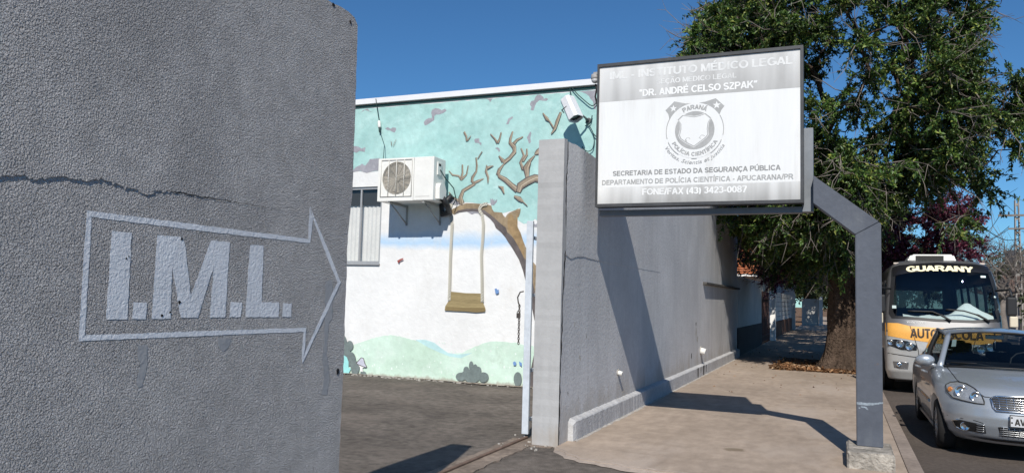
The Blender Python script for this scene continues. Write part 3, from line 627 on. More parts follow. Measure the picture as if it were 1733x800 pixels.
W_PATCH = [[(2.4851, 1.3475), (2.5315, 1.3505), (2.5445, 1.3061), (2.54, 1.2422), (2.5239, 1.1669), (2.4996, 1.1617), (2.4898, 1.208), (2.5065, 1.2701), (2.4819, 1.3097)], [(2.9481, 1.3603), (3.044, 1.3596), (3.0387, 1.3217), (3.0005, 1.2946), (2.9675, 1.3107)], [(3.7957, 1.6575), (3.8519, 1.6803), (3.8658, 1.6524), (3.8817, 1.4406), (3.8479, 1.4236), (3.8391, 1.2324), (3.8845, 1.0901), (3.8627, 0.9949), (3.811, 1.0003), (3.8265, 1.095), (3.8016, 1.2001), (3.8075, 1.4244)]]
W_TOP = [(3.4076, 3.2027), (3.562, 3.27), (3.6877, 3.3236), (3.7397, 3.332), (3.8233, 3.3405), (3.9104, 3.3383), (3.9755, 3.3233), (4.0109, 3.2858), (4.0121, 3.2249)]
W_EDGE = [(4.0121, 3.2249), (4.0231, 2.7712), (4.0328, 2.2101), (4.0017, 1.9481), (4.0083, 1.6926), (4.0094, 1.511), (4.014, 1.3664), (4.0178, 1.1504), (4.0147, 0.8654), (4.0169, 0.5121)]
P_CR = [(8.1388, 3.1894), (8.1136, 2.9513), (8.1109, 2.6852), (8.1283, 2.4225), (8.1861, 2.1628), (8.1107, 2.0789), (8.0872, 1.8297), (8.0691, 1.5053), (8.0445, 0.9927), (8.0396, 0.4855), (8.0305, 0.0468)]
P_H = [(8.1098, 2.092), (8.3173, 2.0579), (8.753, 2.1037), (9.2351, 2.0881), (10.1989, 2.0847), (12.3412, 2.0867), (17.408, 2.0777)]
P_misc = [(8.0861, 3.367), (8.3794, 3.3842), (9.153, 3.3713), (8.0519, 0.012), (8.0202, 0.4877), (8.4376, 0.2305), (10.4429, 0.5994), (10.4419, 0.6155), (17.3225, 0.5409), (8.1658, 2.1614)]
S_PAN = [(-2.6461, 4.3808), (-0.3691, 4.3928), (-0.3727, 2.7326), (-2.6487, 2.7145)]
S_FRM = [(-2.6665, 4.4025), (-0.3316, 4.4221), (-0.3544, 2.6827), (-2.6623, 2.6874)]
S_BANDT = [(-2.6723, 3.9534), (-0.3631, 3.9521)]
S_BANDB = [(-2.6385, 2.92), (-0.3769, 2.9263)]
S_TXT = [('IML - INSTITUTO MÉDICO LEGAL', [(-2.5207, 4.207), (-0.4563, 4.2301)], (-2.5223, 4.2994)), ('SEÇÃO MÉDICO LEGAL', [(-1.9541, 4.1151), (-1.0492, 4.1182)], (-1.9549, 4.1751)), ('“DR. ANDRÉ CELSO SZPAK”', [(-2.1558, 3.9837), (-0.8275, 3.9901)], (-2.157, 4.0661)), ('SECRETARIA DE ESTADO DA SEGURANÇA PÚBLICA', [(-2.4586, 3.0565), (-0.5823, 3.0564)], (-2.4596, 3.1139)), ('DEPARTAMENTO DE POLÍCIA CIENTÍFICA - APUCARANA/PR', [(-2.5883, 2.9486), (-0.4511, 2.9563)], (-2.5893, 3.0063)), ('FONE/FAX (43) 3423-0087', [(-2.1041, 2.8207), (-0.934, 2.8202)], (-2.1052, 2.8958))]
C_BADGE = [(-1.7413, 3.8979), (-1.6107, 3.864), (-1.4935, 3.8554), (-1.3893, 3.8693), (-1.2746, 3.9), (-1.1774, 3.8062), (-1.2111, 3.7612), (-1.2302, 3.7152), (-1.7927, 3.6866), (-1.809, 3.7545), (-1.8418, 3.7994)]
C_SHIELD = [(-1.6508, 3.7377), (-1.5156, 3.7106), (-1.446, 3.7203), (-1.3826, 3.7434), (-1.3167, 3.6854), (-1.3473, 3.6279), (-1.356, 3.5572), (-1.3498, 3.4856), (-1.3748, 3.4515), (-1.4205, 3.416), (-1.5149, 3.3496), (-1.6064, 3.4021), (-1.6716, 3.45), (-1.6897, 3.4931), (-1.6727, 3.5643), (-1.6734, 3.6367), (-1.7058, 3.687)]
C_SHIELD2 = [(-1.6412, 3.725), (-1.5155, 3.6962), (-1.4401, 3.7055), (-1.3859, 3.7257), (-1.3328, 3.6841), (-1.3599, 3.6311), (-1.3698, 3.558), (-1.3636, 3.4924), (-1.3886, 3.4617), (-1.4322, 3.4309), (-1.5151, 3.3663), (-1.6007, 3.4161), (-1.6563, 3.4575), (-1.672, 3.4981), (-1.6573, 3.5634), (-1.6592, 3.6358), (-1.6869, 3.6858)]
C_CEN = [(-1.5061, 3.5484), (-1.8291, 3.5252), (-1.1873, 3.5411), (-1.5087, 3.8602), (-1.5066, 3.3301), (-1.5103, 3.7678), (-1.7318, 3.5558), (-1.2895, 3.5473), (-1.7499, 3.8148), (-1.2627, 3.8207), (-1.7504, 3.8573), (-1.263, 3.8682), (-1.8363, 3.314), (-1.158, 3.3338), (-1.4996, 3.1788), (-1.5036, 3.2383)]
S_BRK = [(-0.3597, 3.5311), (-0.2465, 3.5241), (-0.2496, 2.6162), (-0.3618, 2.6183), (-1.1757, 2.6538), (-1.1754, 2.6009), (-0.2543, 2.979), (-0.2258, 2.7108), (0.1687, 2.3292), (0.3982, 2.4503), (0.1532, 0.1969), (0.4041, 0.2212)]
CAM = [(-4.374, 12.55, 5.096), (-4.171, 12.55, 4.716), (-4.482, 12.55, 5.072), (-4.255, 12.55, 5.118), (-4.289, 12.55, 4.703), (-4.054, 12.55, 4.739), (-4.201, 12.55, 4.614)]
CABLES = [[(-4.475, 12.9, 5.499), (-4.471, 12.9, 5.392), (-4.436, 12.9, 5.22)], [(-4.44, 12.9, 5.407), (-4.336, 12.9, 5.283), (-4.225, 12.9, 5.177), (-4.059, 12.9, 5.042), (-3.971, 12.9, 5.088), (-3.937, 12.9, 5.19), (-3.957, 12.9, 5.314), (-3.933, 12.9, 5.453)], [(-4.166, 12.9, 4.803), (-4.088, 12.9, 4.676), (-4.017, 12.9, 4.541), (-3.993, 12.9, 4.409), (-4.017, 12.9, 4.271), (-4.079, 12.9, 4.222), (-4.151, 12.9, 4.234), (-4.215, 12.9, 4.307)], [(-4.017, 12.9, 4.541), (-3.959, 12.9, 4.476), (-3.887, 12.9, 4.464)], [(-4.169, 12.9, 4.681), (-4.071, 12.9, 4.745), (-4.041, 12.9, 4.865)]]
PEND = [(-8.568, 12.95, 5.482), (-8.492, 12.95, 5.032), (-8.472, 12.95, 4.911), (-8.44, 12.95, 4.826), (-8.265, 12.95, 4.294)]
DOME = [(-2.704, 8.8, 4.321), (-2.703, 8.8, 4.234)]
FLOORSPOTS = [(-2.79, 7.76, 0.0), (-2.24, 7.42, 0.0), (-1.75, 7.34, 0.0), (-3.26, 6.4, 0.0), (-3.29, 8.23, 0.0), (-1.06, 8.82, 0.0), (-2.74, 7.97, 0.0), (-1.54, 7.38, 0.0)]
K_HEAD = [(-0.755, 0.796), (-0.704, 0.827), (-0.637, 0.843), (-0.558, 0.833), (-0.489, 0.795), (-0.435, 0.732), (-0.418, 0.669), (-0.422, 0.64), (-0.507, 0.642), (-0.62, 0.655), (-0.706, 0.671), (-0.753, 0.729)]
K_LAMPS = [(-0.623, 0.755), (-0.495, 0.716), (-0.719, 0.756)]
K_GRILLE = [(-0.356, 0.713), (-0.298, 0.733), (-0.04, 0.748), (-0.061, 0.591), (-0.331, 0.58), (-0.353, 0.62)]
K_PLATE = [(-0.179, 0.552), (-0.064, 0.549), (-0.066, 0.426), (-0.182, 0.435)]
K_LOWG = [(-0.311, 0.41), (-0.186, 0.428), (-0.066, 0.426), (-0.06, 0.303), (-0.272, 0.299)]
K_FOG = [(-0.714, 0.415), (-0.659, 0.434), (-0.515, 0.423), (-0.426, 0.414), (-0.409, 0.314), (-0.511, 0.316), (-0.623, 0.318), (-0.679, 0.34)]
K_FOGLAMP = [(-0.602, 0.368), (-0.522, 0.375)]
K_HOODLINE = [(-0.665, 0.984), (-0.637, 0.843), (-0.409, 0.716), (-0.355, 0.722)]
K_BL = [(-0.767, 0.45), (-0.515, 0.45), (-0.401, 0.413)]
B_WS = [(-0.953, 1.603), (-0.908, 2.152), (-0.874, 2.504), (-0.839, 2.558), (-0.725, 2.595), (-0.044, 2.654), (0.623, 2.623), (0.849, 2.585), (0.884, 2.479), (0.984, 1.97), (1.053, 1.557), (0.983, 1.511), (0.53, 1.469), (-0.12, 1.473), (-0.63, 1.503), (-0.907, 1.51)]
B_BAND = [(-0.869, 2.542), (-0.725, 2.595), (-0.044, 2.654), (0.623, 2.623), (0.849, 2.585), (0.854, 2.431), (0.595, 2.465), (-0.071, 2.495), (-0.596, 2.432), (-0.871, 2.361)]
B_TXT = [(-0.622, 2.455), (0.555, 2.458), (0.023, 2.599), (0.007, 2.466)]
B_ORANGE = [(-1.032, 1.406), (-0.805, 1.406), (-0.596, 1.356), (0.027, 1.335), (1.092, 1.367), (1.079, 1.069), (0.018, 1.023), (-0.602, 1.087), (-1.037, 1.153)]
B_AE = [(-0.57, 1.135), (0.636, 1.132), (-0.555, 1.311)]
B_HL = [(-1.009, 1.061), (-0.864, 1.084), (-0.655, 1.061), (-0.478, 0.976), (-0.49, 0.882), (-0.762, 0.878), (-0.99, 0.956)]
B_HLL = [(-0.943, 1.014), (-0.782, 0.995), (-0.615, 0.952)]
B_FOG = [(-0.91, 0.642), (-0.627, 0.639), (-0.649, 0.508), (-0.889, 0.513)]
B_VOL = [(-0.652, 1.418), (-0.314, 1.42), (-0.651, 1.467)]
B_MARK = [(-0.788, 2.676), (0.806, 2.685), (-0.891, 1.729), (0.734, 2.371), (0.915, 1.978)]
B_WIP = [[(0.121, 1.476), (-0.038, 1.579), (-0.191, 1.646), (-0.625, 1.648)], [(0.779, 1.484), (0.595, 1.6), (0.352, 1.679), (0.045, 1.698)]]
# ------------------------------------------------------------------ palette
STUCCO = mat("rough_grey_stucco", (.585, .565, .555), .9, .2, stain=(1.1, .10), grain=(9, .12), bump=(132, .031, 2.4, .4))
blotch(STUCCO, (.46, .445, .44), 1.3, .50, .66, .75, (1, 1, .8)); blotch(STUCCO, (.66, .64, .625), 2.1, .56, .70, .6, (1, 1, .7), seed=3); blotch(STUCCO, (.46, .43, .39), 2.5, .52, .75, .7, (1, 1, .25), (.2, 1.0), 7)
SMOOTH_GREY = mat("trowelled_grey_paint", (.385, .38, .38), .85, .25, stain=(2, .08), grain=(30, .06), bump=(38, .003, 4, .4))
LETTER = mat("pale_grey_lettering_paint", (.80, .80, .81), .8, .25, stain=(4, .08), grain=(45, .08), bump=(60, .0035, 4, .8))
WALLGREY = mat("weathered_grey_wall_lightened", (.585, .575, .57), .85, .25, stain=(.8, .12), grain=(14, .07), bump=(26, .006, 5, .4))  # base lightened for the grazing sun; taken as the pillar's own paint
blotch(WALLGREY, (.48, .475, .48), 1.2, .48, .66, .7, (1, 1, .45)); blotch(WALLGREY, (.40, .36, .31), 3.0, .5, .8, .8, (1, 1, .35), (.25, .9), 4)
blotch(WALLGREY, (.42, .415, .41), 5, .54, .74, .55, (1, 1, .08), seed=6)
def oil_spot(m, c, r):
    nt = m.node_tree; N = nt.nodes; L = nt.links; bs = N["Principled BSDF"]; src = bs.inputs["Base Color"].links[0].from_socket
    tc = N.new("ShaderNodeTexCoord"); nz = N.new("ShaderNodeTexNoise"); nz.inputs["Scale"].default_value = 7; nz.inputs["Detail"].default_value = 5
    L.new(tc.outputs["Object"], nz.inputs["Vector"])
    mv = N.new("ShaderNodeVectorMath"); mv.operation = 'MULTIPLY_ADD'; mv.inputs[1].default_value = (.22, .22, 0); L.new(nz.outputs["Color"], mv.inputs[0]); L.new(tc.outputs["Object"], mv.inputs[2])
    ds = N.new("ShaderNodeVectorMath"); ds.operation = 'DISTANCE'; ds.inputs[1].default_value = (c[0]+.11, c[1]+.11, .022); L.new(mv.outputs[0], ds.inputs[0])
    mr = N.new("ShaderNodeMapRange"); mr.inputs[1].default_value = r*.5; mr.inputs[2].default_value = r; mr.inputs[3].default_value = .62; mr.inputs[4].default_value = 0; L.new(ds.outputs["Value"], mr.inputs[0])
    mx = N.new("ShaderNodeMix"); mx.data_type = 'RGBA'; mx.inputs[7].default_value = (.12, .09, .05, 1); L.new(mr.outputs[0], mx.inputs[0]); L.new(src, mx.inputs[6]); L.new(mx.outputs[2], bs.inputs["Base Color"])
PILLAR = mat("grey_pillar_paint", (.40, .395, .39), .85, .25, stain=(1.6, .08), grain=(20, .05), bump=(30, .0018, 4, .3))
PLINTHM = mat("worn_grey_plinth_paint", (.46, .455, .455), .85, .25, stain=(2.5, .16), grain=(14, .12), bump=(28, .010, 5, .6))
MORTAR = mat("bare_mortar", (.42, .39, .35), .95, .1, stain=(6, .2), grain=(40, .15), bump=(40, .012, 4, .5))
DARKGAP = mat("dark_crack_shade", (.03, .03, .032), .95, .1)  # dark colour standing in for the shade inside cracks
CONC = mat("worn_sidewalk_concrete", (.355, .284, .225), .9, .2, stain=(.55, .2), grain=(7, .16), bump=(35, .006, 6, .3), stretch=(1, .55, 1))
KERBM = mat("worn_kerb_concrete", (.27, .22, .185), .9, .2, stain=(1.2, .2), grain=(18, .16), bump=(40, .006, 6, .3))
CONCP = mat("pale_kerb_concrete", (.345, .285, .24), .9, .2, stain=(1.2, .18), grain=(18, .14), bump=(40, .006, 6, .3))
YARD = mat("dusty_dark_asphalt", (.14, .12, .103), .95, .15, stain=(.6, .36), grain=(9, .34), bump=(70, .012, 5, .2))
ROAD = mat("old_brown_asphalt", (.098, .080, .068), .95, .2, stain=(.5, .2), grain=(22, .22), bump=(90, .010, 5, .2))
EARTH = mat("dry_red_earth", (.17, .105, .066), .98, .1, stain=(.7, .3), grain=(15, .25), bump=(22, .03, 6, .5))
TURQ = mat("turquoise_wall_paint", (.345, .575, .545), .8, .25, stain=(1.6, .12), grain=(7, .09), bump=(14, .005, 5, .4), tint=(1.22, 1.10, 1.10))
GREYPAINT = mat("grey_cloud_paint", (.30, .295, .325), .85, .2, stain=(4, .12), grain=(20, .1))
BROWNPAINT = mat("brown_bark_paint", (.275, .21, .135), .85, .2, stain=(4, .25), grain=(16, .12))
DARKPAINT = mat("dark_bark_paint", (.125, .108, .105), .85, .2, stain=(5, .3), grain=(16, .12))
GOLDPAINT = mat("ochre_bark_paint", (.31, .215, .115), .85, .2, stain=(6, .25), grain=(16, .12))
LIMBPAINT = mat("taupe_branch_paint", (.29, .235, .175), .85, .2, stain=(5, .22), grain=(22, .12))
CREAMPAINT = mat("cream_highlight_paint", (.50, .43, .33), .85, .2, stain=(6, .2))
HILLPAINT = mat("pale_green_hill_paint", (.52, .69, .55), .85, .2, stain=(1.0, .14), grain=(7, .08), tint=(1.2, 1.12, 1.22), bump=(18, .004, 4, .3))
HILLBLUE = mat("pale_blue_hill_paint", (.46, .66, .66), .85, .2, stain=(2, .12), grain=(9, .08))
BUSHPAINT = mat("slate_bush_paint", (.165, .20, .195), .85, .2, stain=(5, .12), grain=(20, .1))
AQUAPAINT = mat("aqua_paint", (.33, .70, .68), .85, .2)
ROPEPAINT = mat("cream_rope_paint", (.56, .53, .44), .85, .2)
INKPAINT = mat("dark_outline_paint", (.12, .11, .10), .85, .2)
PLANKPAINT = mat("olive_plank_paint", (.30, .235, .12), .85, .2, stain=(3, .25), grain=(30, .2), stretch=(.3, 1, 3))
PLANKEDGE = mat("dark_plank_paint", (.235, .175, .085), .85, .2)
LILAC = mat("lilac_mushroom_paint", (.52, .52, .60), .85, .2)
BLUEPAINT = mat("blue_butterfly_paint", (.16, .28, .52), .85, .2)
REDPAINT = mat("red_insect_paint", (.32, .08, .07), .85, .2)
WHITEPAINT = mat("white_wall_paint", (.80, .78, .75), .85, .25, stain=(.9, .05), grain=(8, .04), bump=(16, .005, 5, .4))
FASCIA = mat("white_metal_flashing", (.72, .715, .73), .5, .4, stain=(.8, .05), grain=(10, .03))
EAVESHADE = mat("dark_green_eave_shade", (.035, .10, .095), .8, .2)
WHITEMETAL = mat("white_enamel", (.76, .745, .70), .45, .4, stain=(3, .05), grain=(20, .03))
GRILLEM = mat("grey_grille_wire", (.62, .60, .55), .5, .4)
GRILLED = mat("dusty_grille_rings", (.50, .465, .40), .6, .3)
DARKIN = mat("dark_cavity_and_blind_shadow", (.045, .043, .04), .8, .2)
BLACK = mat("black_plastic", (.018, .018, .019), .5, .4)
RUBBER = mat("tyre_rubber", (.022, .021, .021), .85, .2, grain=(30, .2))
GALV = mat("galvanised_steel", (.50, .51, .52), .45, .5, metal=.4, stain=(3, .12), grain=(25, .08))
GATEM = mat("pale_blue_gate_paint", (.56, .60, .65), .5, .4, stain=(3, .12), grain=(18, .08))
POSTM = mat("slate_blue_steel_paint", (.085, .095, .118), .5, .4, stain=(1.5, .14), grain=(14, .08), bump=(20, .002, 3, .3))
RAILM = mat("bluish_steel_paint", (.19, .205, .225), .5, .4, stain=(1.5, .14), grain=(14, .08))
FRAMEM = mat("dark_sign_frame", (.052, .053, .056), .5, .4, stain=(4, .25), grain=(18, .15))
BLOCKM = mat("rough_concrete_block", (.34, .31, .27), .95, .15, stain=(4, .35), grain=(14, .3), bump=(26, .03, 6, .3))
SCRAPE = mat("scraped_pale_paint", (.24, .28, .32), .7, .3, stain=(12, .3), grain=(40, .3))
CURTAIN = mat("white_vertical_blind", (.74, .72, .69), .9, .1, stain=(3, .06))
ALU = mat("grey_window_aluminium", (.40, .40, .40), .45, .5, metal=.3)
WINGLASS = glass("window_glass", (.92, .93, .93))
CARGLASS = glass("car_glass", (.50, .55, .56))
BUSGLASS = glass("bus_glass", (.76, .81, .82))
TINTGLASS = glass("tinted_bus_glass", (.22, .25, .26))
LENSGLASS = glass("lamp_glass", (.92, .93, .93))
BARK = mat("grey_brown_bark", (.088, .062, .046), .95, .15, stain=(1.6, .4), grain=(12, .45), bump=(16, .09, 6, .6), stretch=(1, 1, .28))
TWIGBARK = mat("pale_twig_bark", (.19, .165, .145), .95, .15, stain=(2, .3), grain=(20, .2))
GREENLEAF = leaf_mat("dark_green_leaf", [(0, (.020, .046, .012)), (.42, (.048, .098, .022)), (.78, (.10, .165, .034)), (1, (.24, .26, .06))])
REDLEAF = leaf_mat("wine_red_leaf", [(0, (.045, .010, .022)), (.6, (.13, .025, .055)), (1, (.26, .07, .11))])
DULLLEAF = leaf_mat("dull_olive_leaf", [(0, (.025, .038, .014)), (.6, (.05, .07, .025)), (1, (.085, .10, .04))])
DRYLEAF = leaf_mat("dry_fallen_leaf", [(0, (.09, .045, .022)), (.5, (.19, .095, .045)), (.85, (.30, .18, .095)), (1, (.42, .30, .20))], trans=.1, rough=.8, spec=.2)
TILE = mat("orange_roof_tile", (.46, .15, .065), .9, .2, stain=(1.4, .25), grain=(18, .15))
SHADYWHITE = mat("shaded_white_paint", (.56, .56, .55), .85, .25, stain=(1.2, .14), grain=(8, .06))  # white darkened in its colour for the tree shade
CREAM = mat("cream_house_paint", (.62, .56, .46), .9, .2, stain=(1, .1))
BRICK = mat("dark_brick_base", (.16, .085, .06), .9, .2, stain=(3, .25), grain=(20, .2))
CHARCOAL = mat("charcoal_grey", (.045, .045, .05), .8, .2, stain=(2, .2))
MAROON = mat("faded_maroon_paint", (.085, .045, .04), .8, .2, stain=(2, .2))
POLEM = mat("pole_concrete", (.30, .28, .26), .9, .2, stain=(1, .2), grain=(12, .1))
CABLE = mat("dark_green_cable", (.022, .05, .05), .6, .3)
BLACKCABLE = mat("black_cable", (.02, .02, .022), .6, .3)

def mural_white():
    m = mat("white_mural_ground", (.735, .73, .715), .85, .25, stain=(.9, .05), grain=(7, .04), bump=(14, .006, 5, .4))
    nt = m.node_tree; N = nt.nodes; L = nt.links
    bs = N["Principled BSDF"]; src = bs.inputs["Base Color"].links[0].from_socket
    tc = N.new("ShaderNodeTexCoord"); sp = N.new("ShaderNodeSeparateXYZ"); L.new(tc.outputs["Object"], sp.inputs[0])
    nz = N.new("ShaderNodeTexNoise"); nz.inputs["Scale"].default_value = 2.2; nz.inputs["Detail"].default_value = 4
    L.new(tc.outputs["Object"], nz.inputs["Vector"])
    ma = N.new("ShaderNodeMath"); ma.operation = 'MULTIPLY_ADD'; ma.inputs[1].default_value = .22
    L.new(nz.outputs["Fac"], ma.inputs[0]); L.new(sp.outputs["Z"], ma.inputs[2])
    mr = N.new("ShaderNodeMapRange"); mr.inputs[1].default_value = 2.5; mr.inputs[2].default_value = 3.1
    L.new(ma.outputs[0], mr.inputs[0])
    cr = N.new("ShaderNodeValToRGB"); e = cr.color_ramp.elements          # a brushed pale blue band of paint
    e[0].position = .12; e[0].color = (0, 0, 0, 1); e[1].position = .75; e[1].color = (0, 0, 0, 1)
    a = e.new(.34); a.color = (1, 1, 1, 1); b = e.new(.50); b.color = (.75, .75, .75, 1)
    L.new(mr.outputs[0], cr.inputs[0])
    mx = N.new("ShaderNodeMix"); mx.data_type = 'RGBA'; mx.inputs[7].default_value = (.42, .58, .75, 1)
    L.new(cr.outputs[0], mx.inputs[0]); L.new(src, mx.inputs[6]); L.new(mx.outputs[2], bs.inputs["Base Color"])
    return m
MURALWHITE = mural_white()

oil_spot(CONC, (-1.06, 8.82), .13)
blotch(CONC, (.43, .36, .305), .9, .52, .66, .55, (1, .5, 1), seed=2); blotch(CONC, (.25, .195, .15), 1.6, .56, .72, .6, (1.2, .4, 1), seed=5)
blotch(CONC, (.20, .17, .14), 14, .62, .70, .5, seed=9)
blotch(YARD, (.20, .165, .14), .8, .52, .70, .6, seed=2); blotch(YARD, (.075, .065, .058), 1.5, .55, .68, .6, seed=6); blotch(YARD, (.28, .24, .20), 30, .66, .72, .7, seed=1)
blotch(TURQ, (.52, .72, .69), 2.2, .56, .68, .55, (1, 1, 1.3), seed=3); blotch(TURQ, (.30, .47, .46), 3.0, .58, .72, .45, (1, 1, .5), seed=8)
blotch(MURALWHITE, (.60, .58, .54), 2.4, .56, .78, .5, (1, 1, .4), seed=4); blotch(MURALWHITE, (.66, .64, .60), 5, .60, .72, .5, seed=6)
blotch(HILLPAINT, (.66, .75, .68), 2.0, .52, .68, .7, seed=2); blotch(HILLPAINT, (.36, .46, .36), 3.2, .58, .74, .6, (1, 1, .6), seed=5); blotch(HILLPAINT, (.34, .30, .25), 6, .55, .75, .7, (1, 1, .5), (.02, .16), 3)
blotch(BLOCKM, (.13, .12, .10), 5, .52, .66, .6, seed=1); blotch(POSTM, (.15, .16, .175), 3, .58, .70, .4, (1, 1, .4), seed=1); blotch(POSTM, (.12, .075, .05), 9, .66, .74, .5, seed=4)
blotch(PILLAR, (.36, .36, .37), 1.6, .52, .70, .5, (1, 1, .5)); blotch(PILLAR, (.36, .31, .26), 3, .5, .8, .8, (1, 1, .4), (.1, .5), 2)
blotch(PILLAR, (.47, .465, .46), 4, .52, .7, .5, (1, 1, .1), seed=3)
blotch(BROWNPAINT, (.38, .31, .22), 5, .52, .66, .6, seed=1); blotch(GREYPAINT, (.42, .42, .45), 6, .5, .66, .6, seed=1)
blotch(CONC, (.27, .215, .165), 1.1, .54, .68, .5, (.22, 1.6, 1), seed=11)
XW = -2.80                     # street face of the walls
YM = 13.10                     # mural face
YS = 8.80                      # sign face
fw = lambda y, z, d: (XW + d, y, z)
fm = lambda x, z, d: (x, YM - d, z)
fs = lambda x, z, d: (x, YS - d, z)
rnd = random.Random(5)

def jag(pts, step, amp, closed=False):
    """roughens an outline"""
    out = []
    n = len(pts)
    for i in range(n if closed else n-1):
        a = Vector(pts[i]); b = Vector(pts[(i+1) % n]); k = max(1, int((b-a).length/step))
        for j in range(k):
            p = a + (b-a)*j/k
            out.append((p.x + rnd.uniform(-amp, amp), p.y + rnd.uniform(-amp, amp)))
    if not closed: out.append(tuple(pts[-1]))
    return out

# ------------------------------------------------------------------ ground
bm = nb(); g = 600
sheet(bm, [(-g, -g), (g, -g), (g, g), (-g, g)], lambda x, y, d: (x, y, d), -.20); struct("ground", bm, EARTH)
bm = nb(); sheet(bm, [(.74, -30), (9.0, -30), (9.0, 160), (.74, 160)], lambda x, y, d: (x, y, d), -.12); struct("road", bm, ROAD)
bm = nb(); box(bm, (9.0, -30, -.2), (9.15, 160, 0)); box(bm, (9.15, -30, -.2), (11.5, 160, -.01)); struct("far_pavement", bm, CONCP)
# yard and driveway apron: one slightly uneven sheet
bm = nb(); P = []
for i in range(57):
    row = []
    for j in range(50):
        x = -15 + (15.6)*j/49; y = -4 + 17.1*i/56
        z = .0 + .008*math.sin(x*2.1+y)*math.sin(y*1.7) - (.03*max(0, (7.4-y)/7) if x > -2.6 else 0)
        row.append((x, y, z-.004))
    P.append(row)
grid_patch(bm, P); struct("yard", bm, YARD)
edge = jag([(-2.79, 7.86), (-2.4, 7.50), (-1.75, 7.36), (-.8, 7.30), (.1, 7.22), (.60, 7.2)], .09, .022)
bm = nb()
prism(bm, edge + [(.60, 19.9), (-1.45, 20.15), (-1.62, 20.25), (-1.55, 24.6), (.60, 24.6), (.60, 120), (-2.80, 120), (-2.80, 8.0)], lambda x, y, d: (x, y, d), -.15, .022)
sw = struct("sidewalk", bm, CONC)
# crumbled pale lip where the slab ends
bm = nb()
e2 = [(x + .02, y - .085 - .03*math.sin(x*9)) for x, y in edge]
a = [bm.verts.new((x, y, .002)) for x, y in e2]; b = [bm.verts.new((x, y + .05, .026)) for x, y in edge]
for i in range(len(a)-1): bm.faces.new((a[i], a[i+1], b[i+1], b[i]))
struct("sidewalk_lip", bm, CONCP)
bm = nb()
y = 5.2
while y < 118:
    L_ = rnd.uniform(2.8, 3.4); box(bm, (.605, y, -.2), (.75, y+L_-.005, .0225+rnd.uniform(-.001, .001)), 0, .012, 2); y += L_
struct("kerb", bm, KERBM)
bm = nb(); P = []
for i in range(16):
    P.append([(-1.56 + 2.12*j/12, 19.95+.02*(12-j) + 4.6*i/15, .012 + .05*math.exp(-(((-1.56+2.12*j/12)-.1)**2 + (19.95+4.6*i/15-20.8)**2)/.6) + rnd.uniform(0, .015)) for j in range(13)])
grid_patch(bm, P); struct("soil_bed", bm, EARTH)
# the concrete strip that carries the gate track
bm = nb(); prism(bm, jag([(-3.42, 8.3), (-3.45, 2), (-3.10, 2), (-3.08, 7.95), (-2.85, 7.95), (-2.85, 8.3)], .12, .02, True), lambda x, y, d: (x, y, d), -.02, .008)
struct("threshold_strip", bm, mat("dusty_threshold_concrete", (.22, .175, .14), .95, .15, stain=(2, .3), grain=(12, .25), bump=(30, .02, 6, .3)))
t = thing("gate_track", "rusty steel gate track set in the ground across the yard entrance", "gate track", (-3.29, 5, .01))
bm = nb(); box(bm, (-3.31, 2, .006), (-3.27, 8.35, .03), 0, .006, 1); obj("rail", bm, mat("rusty_rail", (.15, .10, .075), .8, .3, stain=(6, .3)), t)
# leaf litter round the tree foot and odd leaves on the slab
rng = np.random.default_rng(3)
n = 2600
px = rng.uniform(-1.55, .58, n); py = 19.97 + rng.gamma(1.2, .8, n)*.9; py = np.minimum(py, 24.4)
pos = np.stack([px, py, .03 + rng.uniform(0, .05, n)], 1)
V, F = leaves(rng, pos, np.stack([rng.normal(0, 1, n), rng.normal(0, 1, n), rng.normal(0, .35, n)], 1), .11, .4)
o = obj("leaf_litter", np_mesh("leaf_litter", V, F), DRYLEAF); o["kind"] = "stuff"
n = 240
pos = np.stack([rng.uniform(-2.7, .6, n), 8 + 22*rng.beta(3.2, 1.2, n), np.full(n, .03)], 1)
V, F = leaves(rng, pos, np.stack([rng.normal(0, 1, n), rng.normal(0, 1, n), rng.normal(0, .1, n)], 1), .06, .4)
o = obj("scattered_leaves", np_mesh("scattered_leaves", V, F), DRYLEAF); o["kind"] = "stuff"
V, F = leaves(rng, np.array([[1.02, 8.95, -.11]]), np.array([[1, .2, .05]]), .09, .45)
tag(obj("fallen_leaf", np_mesh("fallen_leaf", V, F), DRYLEAF), "single dry brown leaf lying on the road in front of the silver car", "leaf")

# ------------------------------------------------------------------ near wall with the painted arrow
t = thing("stucco_wall", "tall rough grey stucco wall with rounded top corner, painted I.M.L. in a white arrow", "wall", (XW, 1, 0))
edge = [(4.0169, -.05)] + jag(W_EDGE[::-1], .035, .0035)[:-1] + W_TOP[::-1][:-3] + [(3.6, 3.338)]
out = [(-4, -.05)] + edge + jag([(3.6, 3.338), (3.2, 3.345), (2.4, 3.36)], .05, .004)[1:] + [(-4, 3.36)]
bm = nb(); prism(bm, out, fw, 0, -.24)
obj("masonry", bm, STUCCO, t)
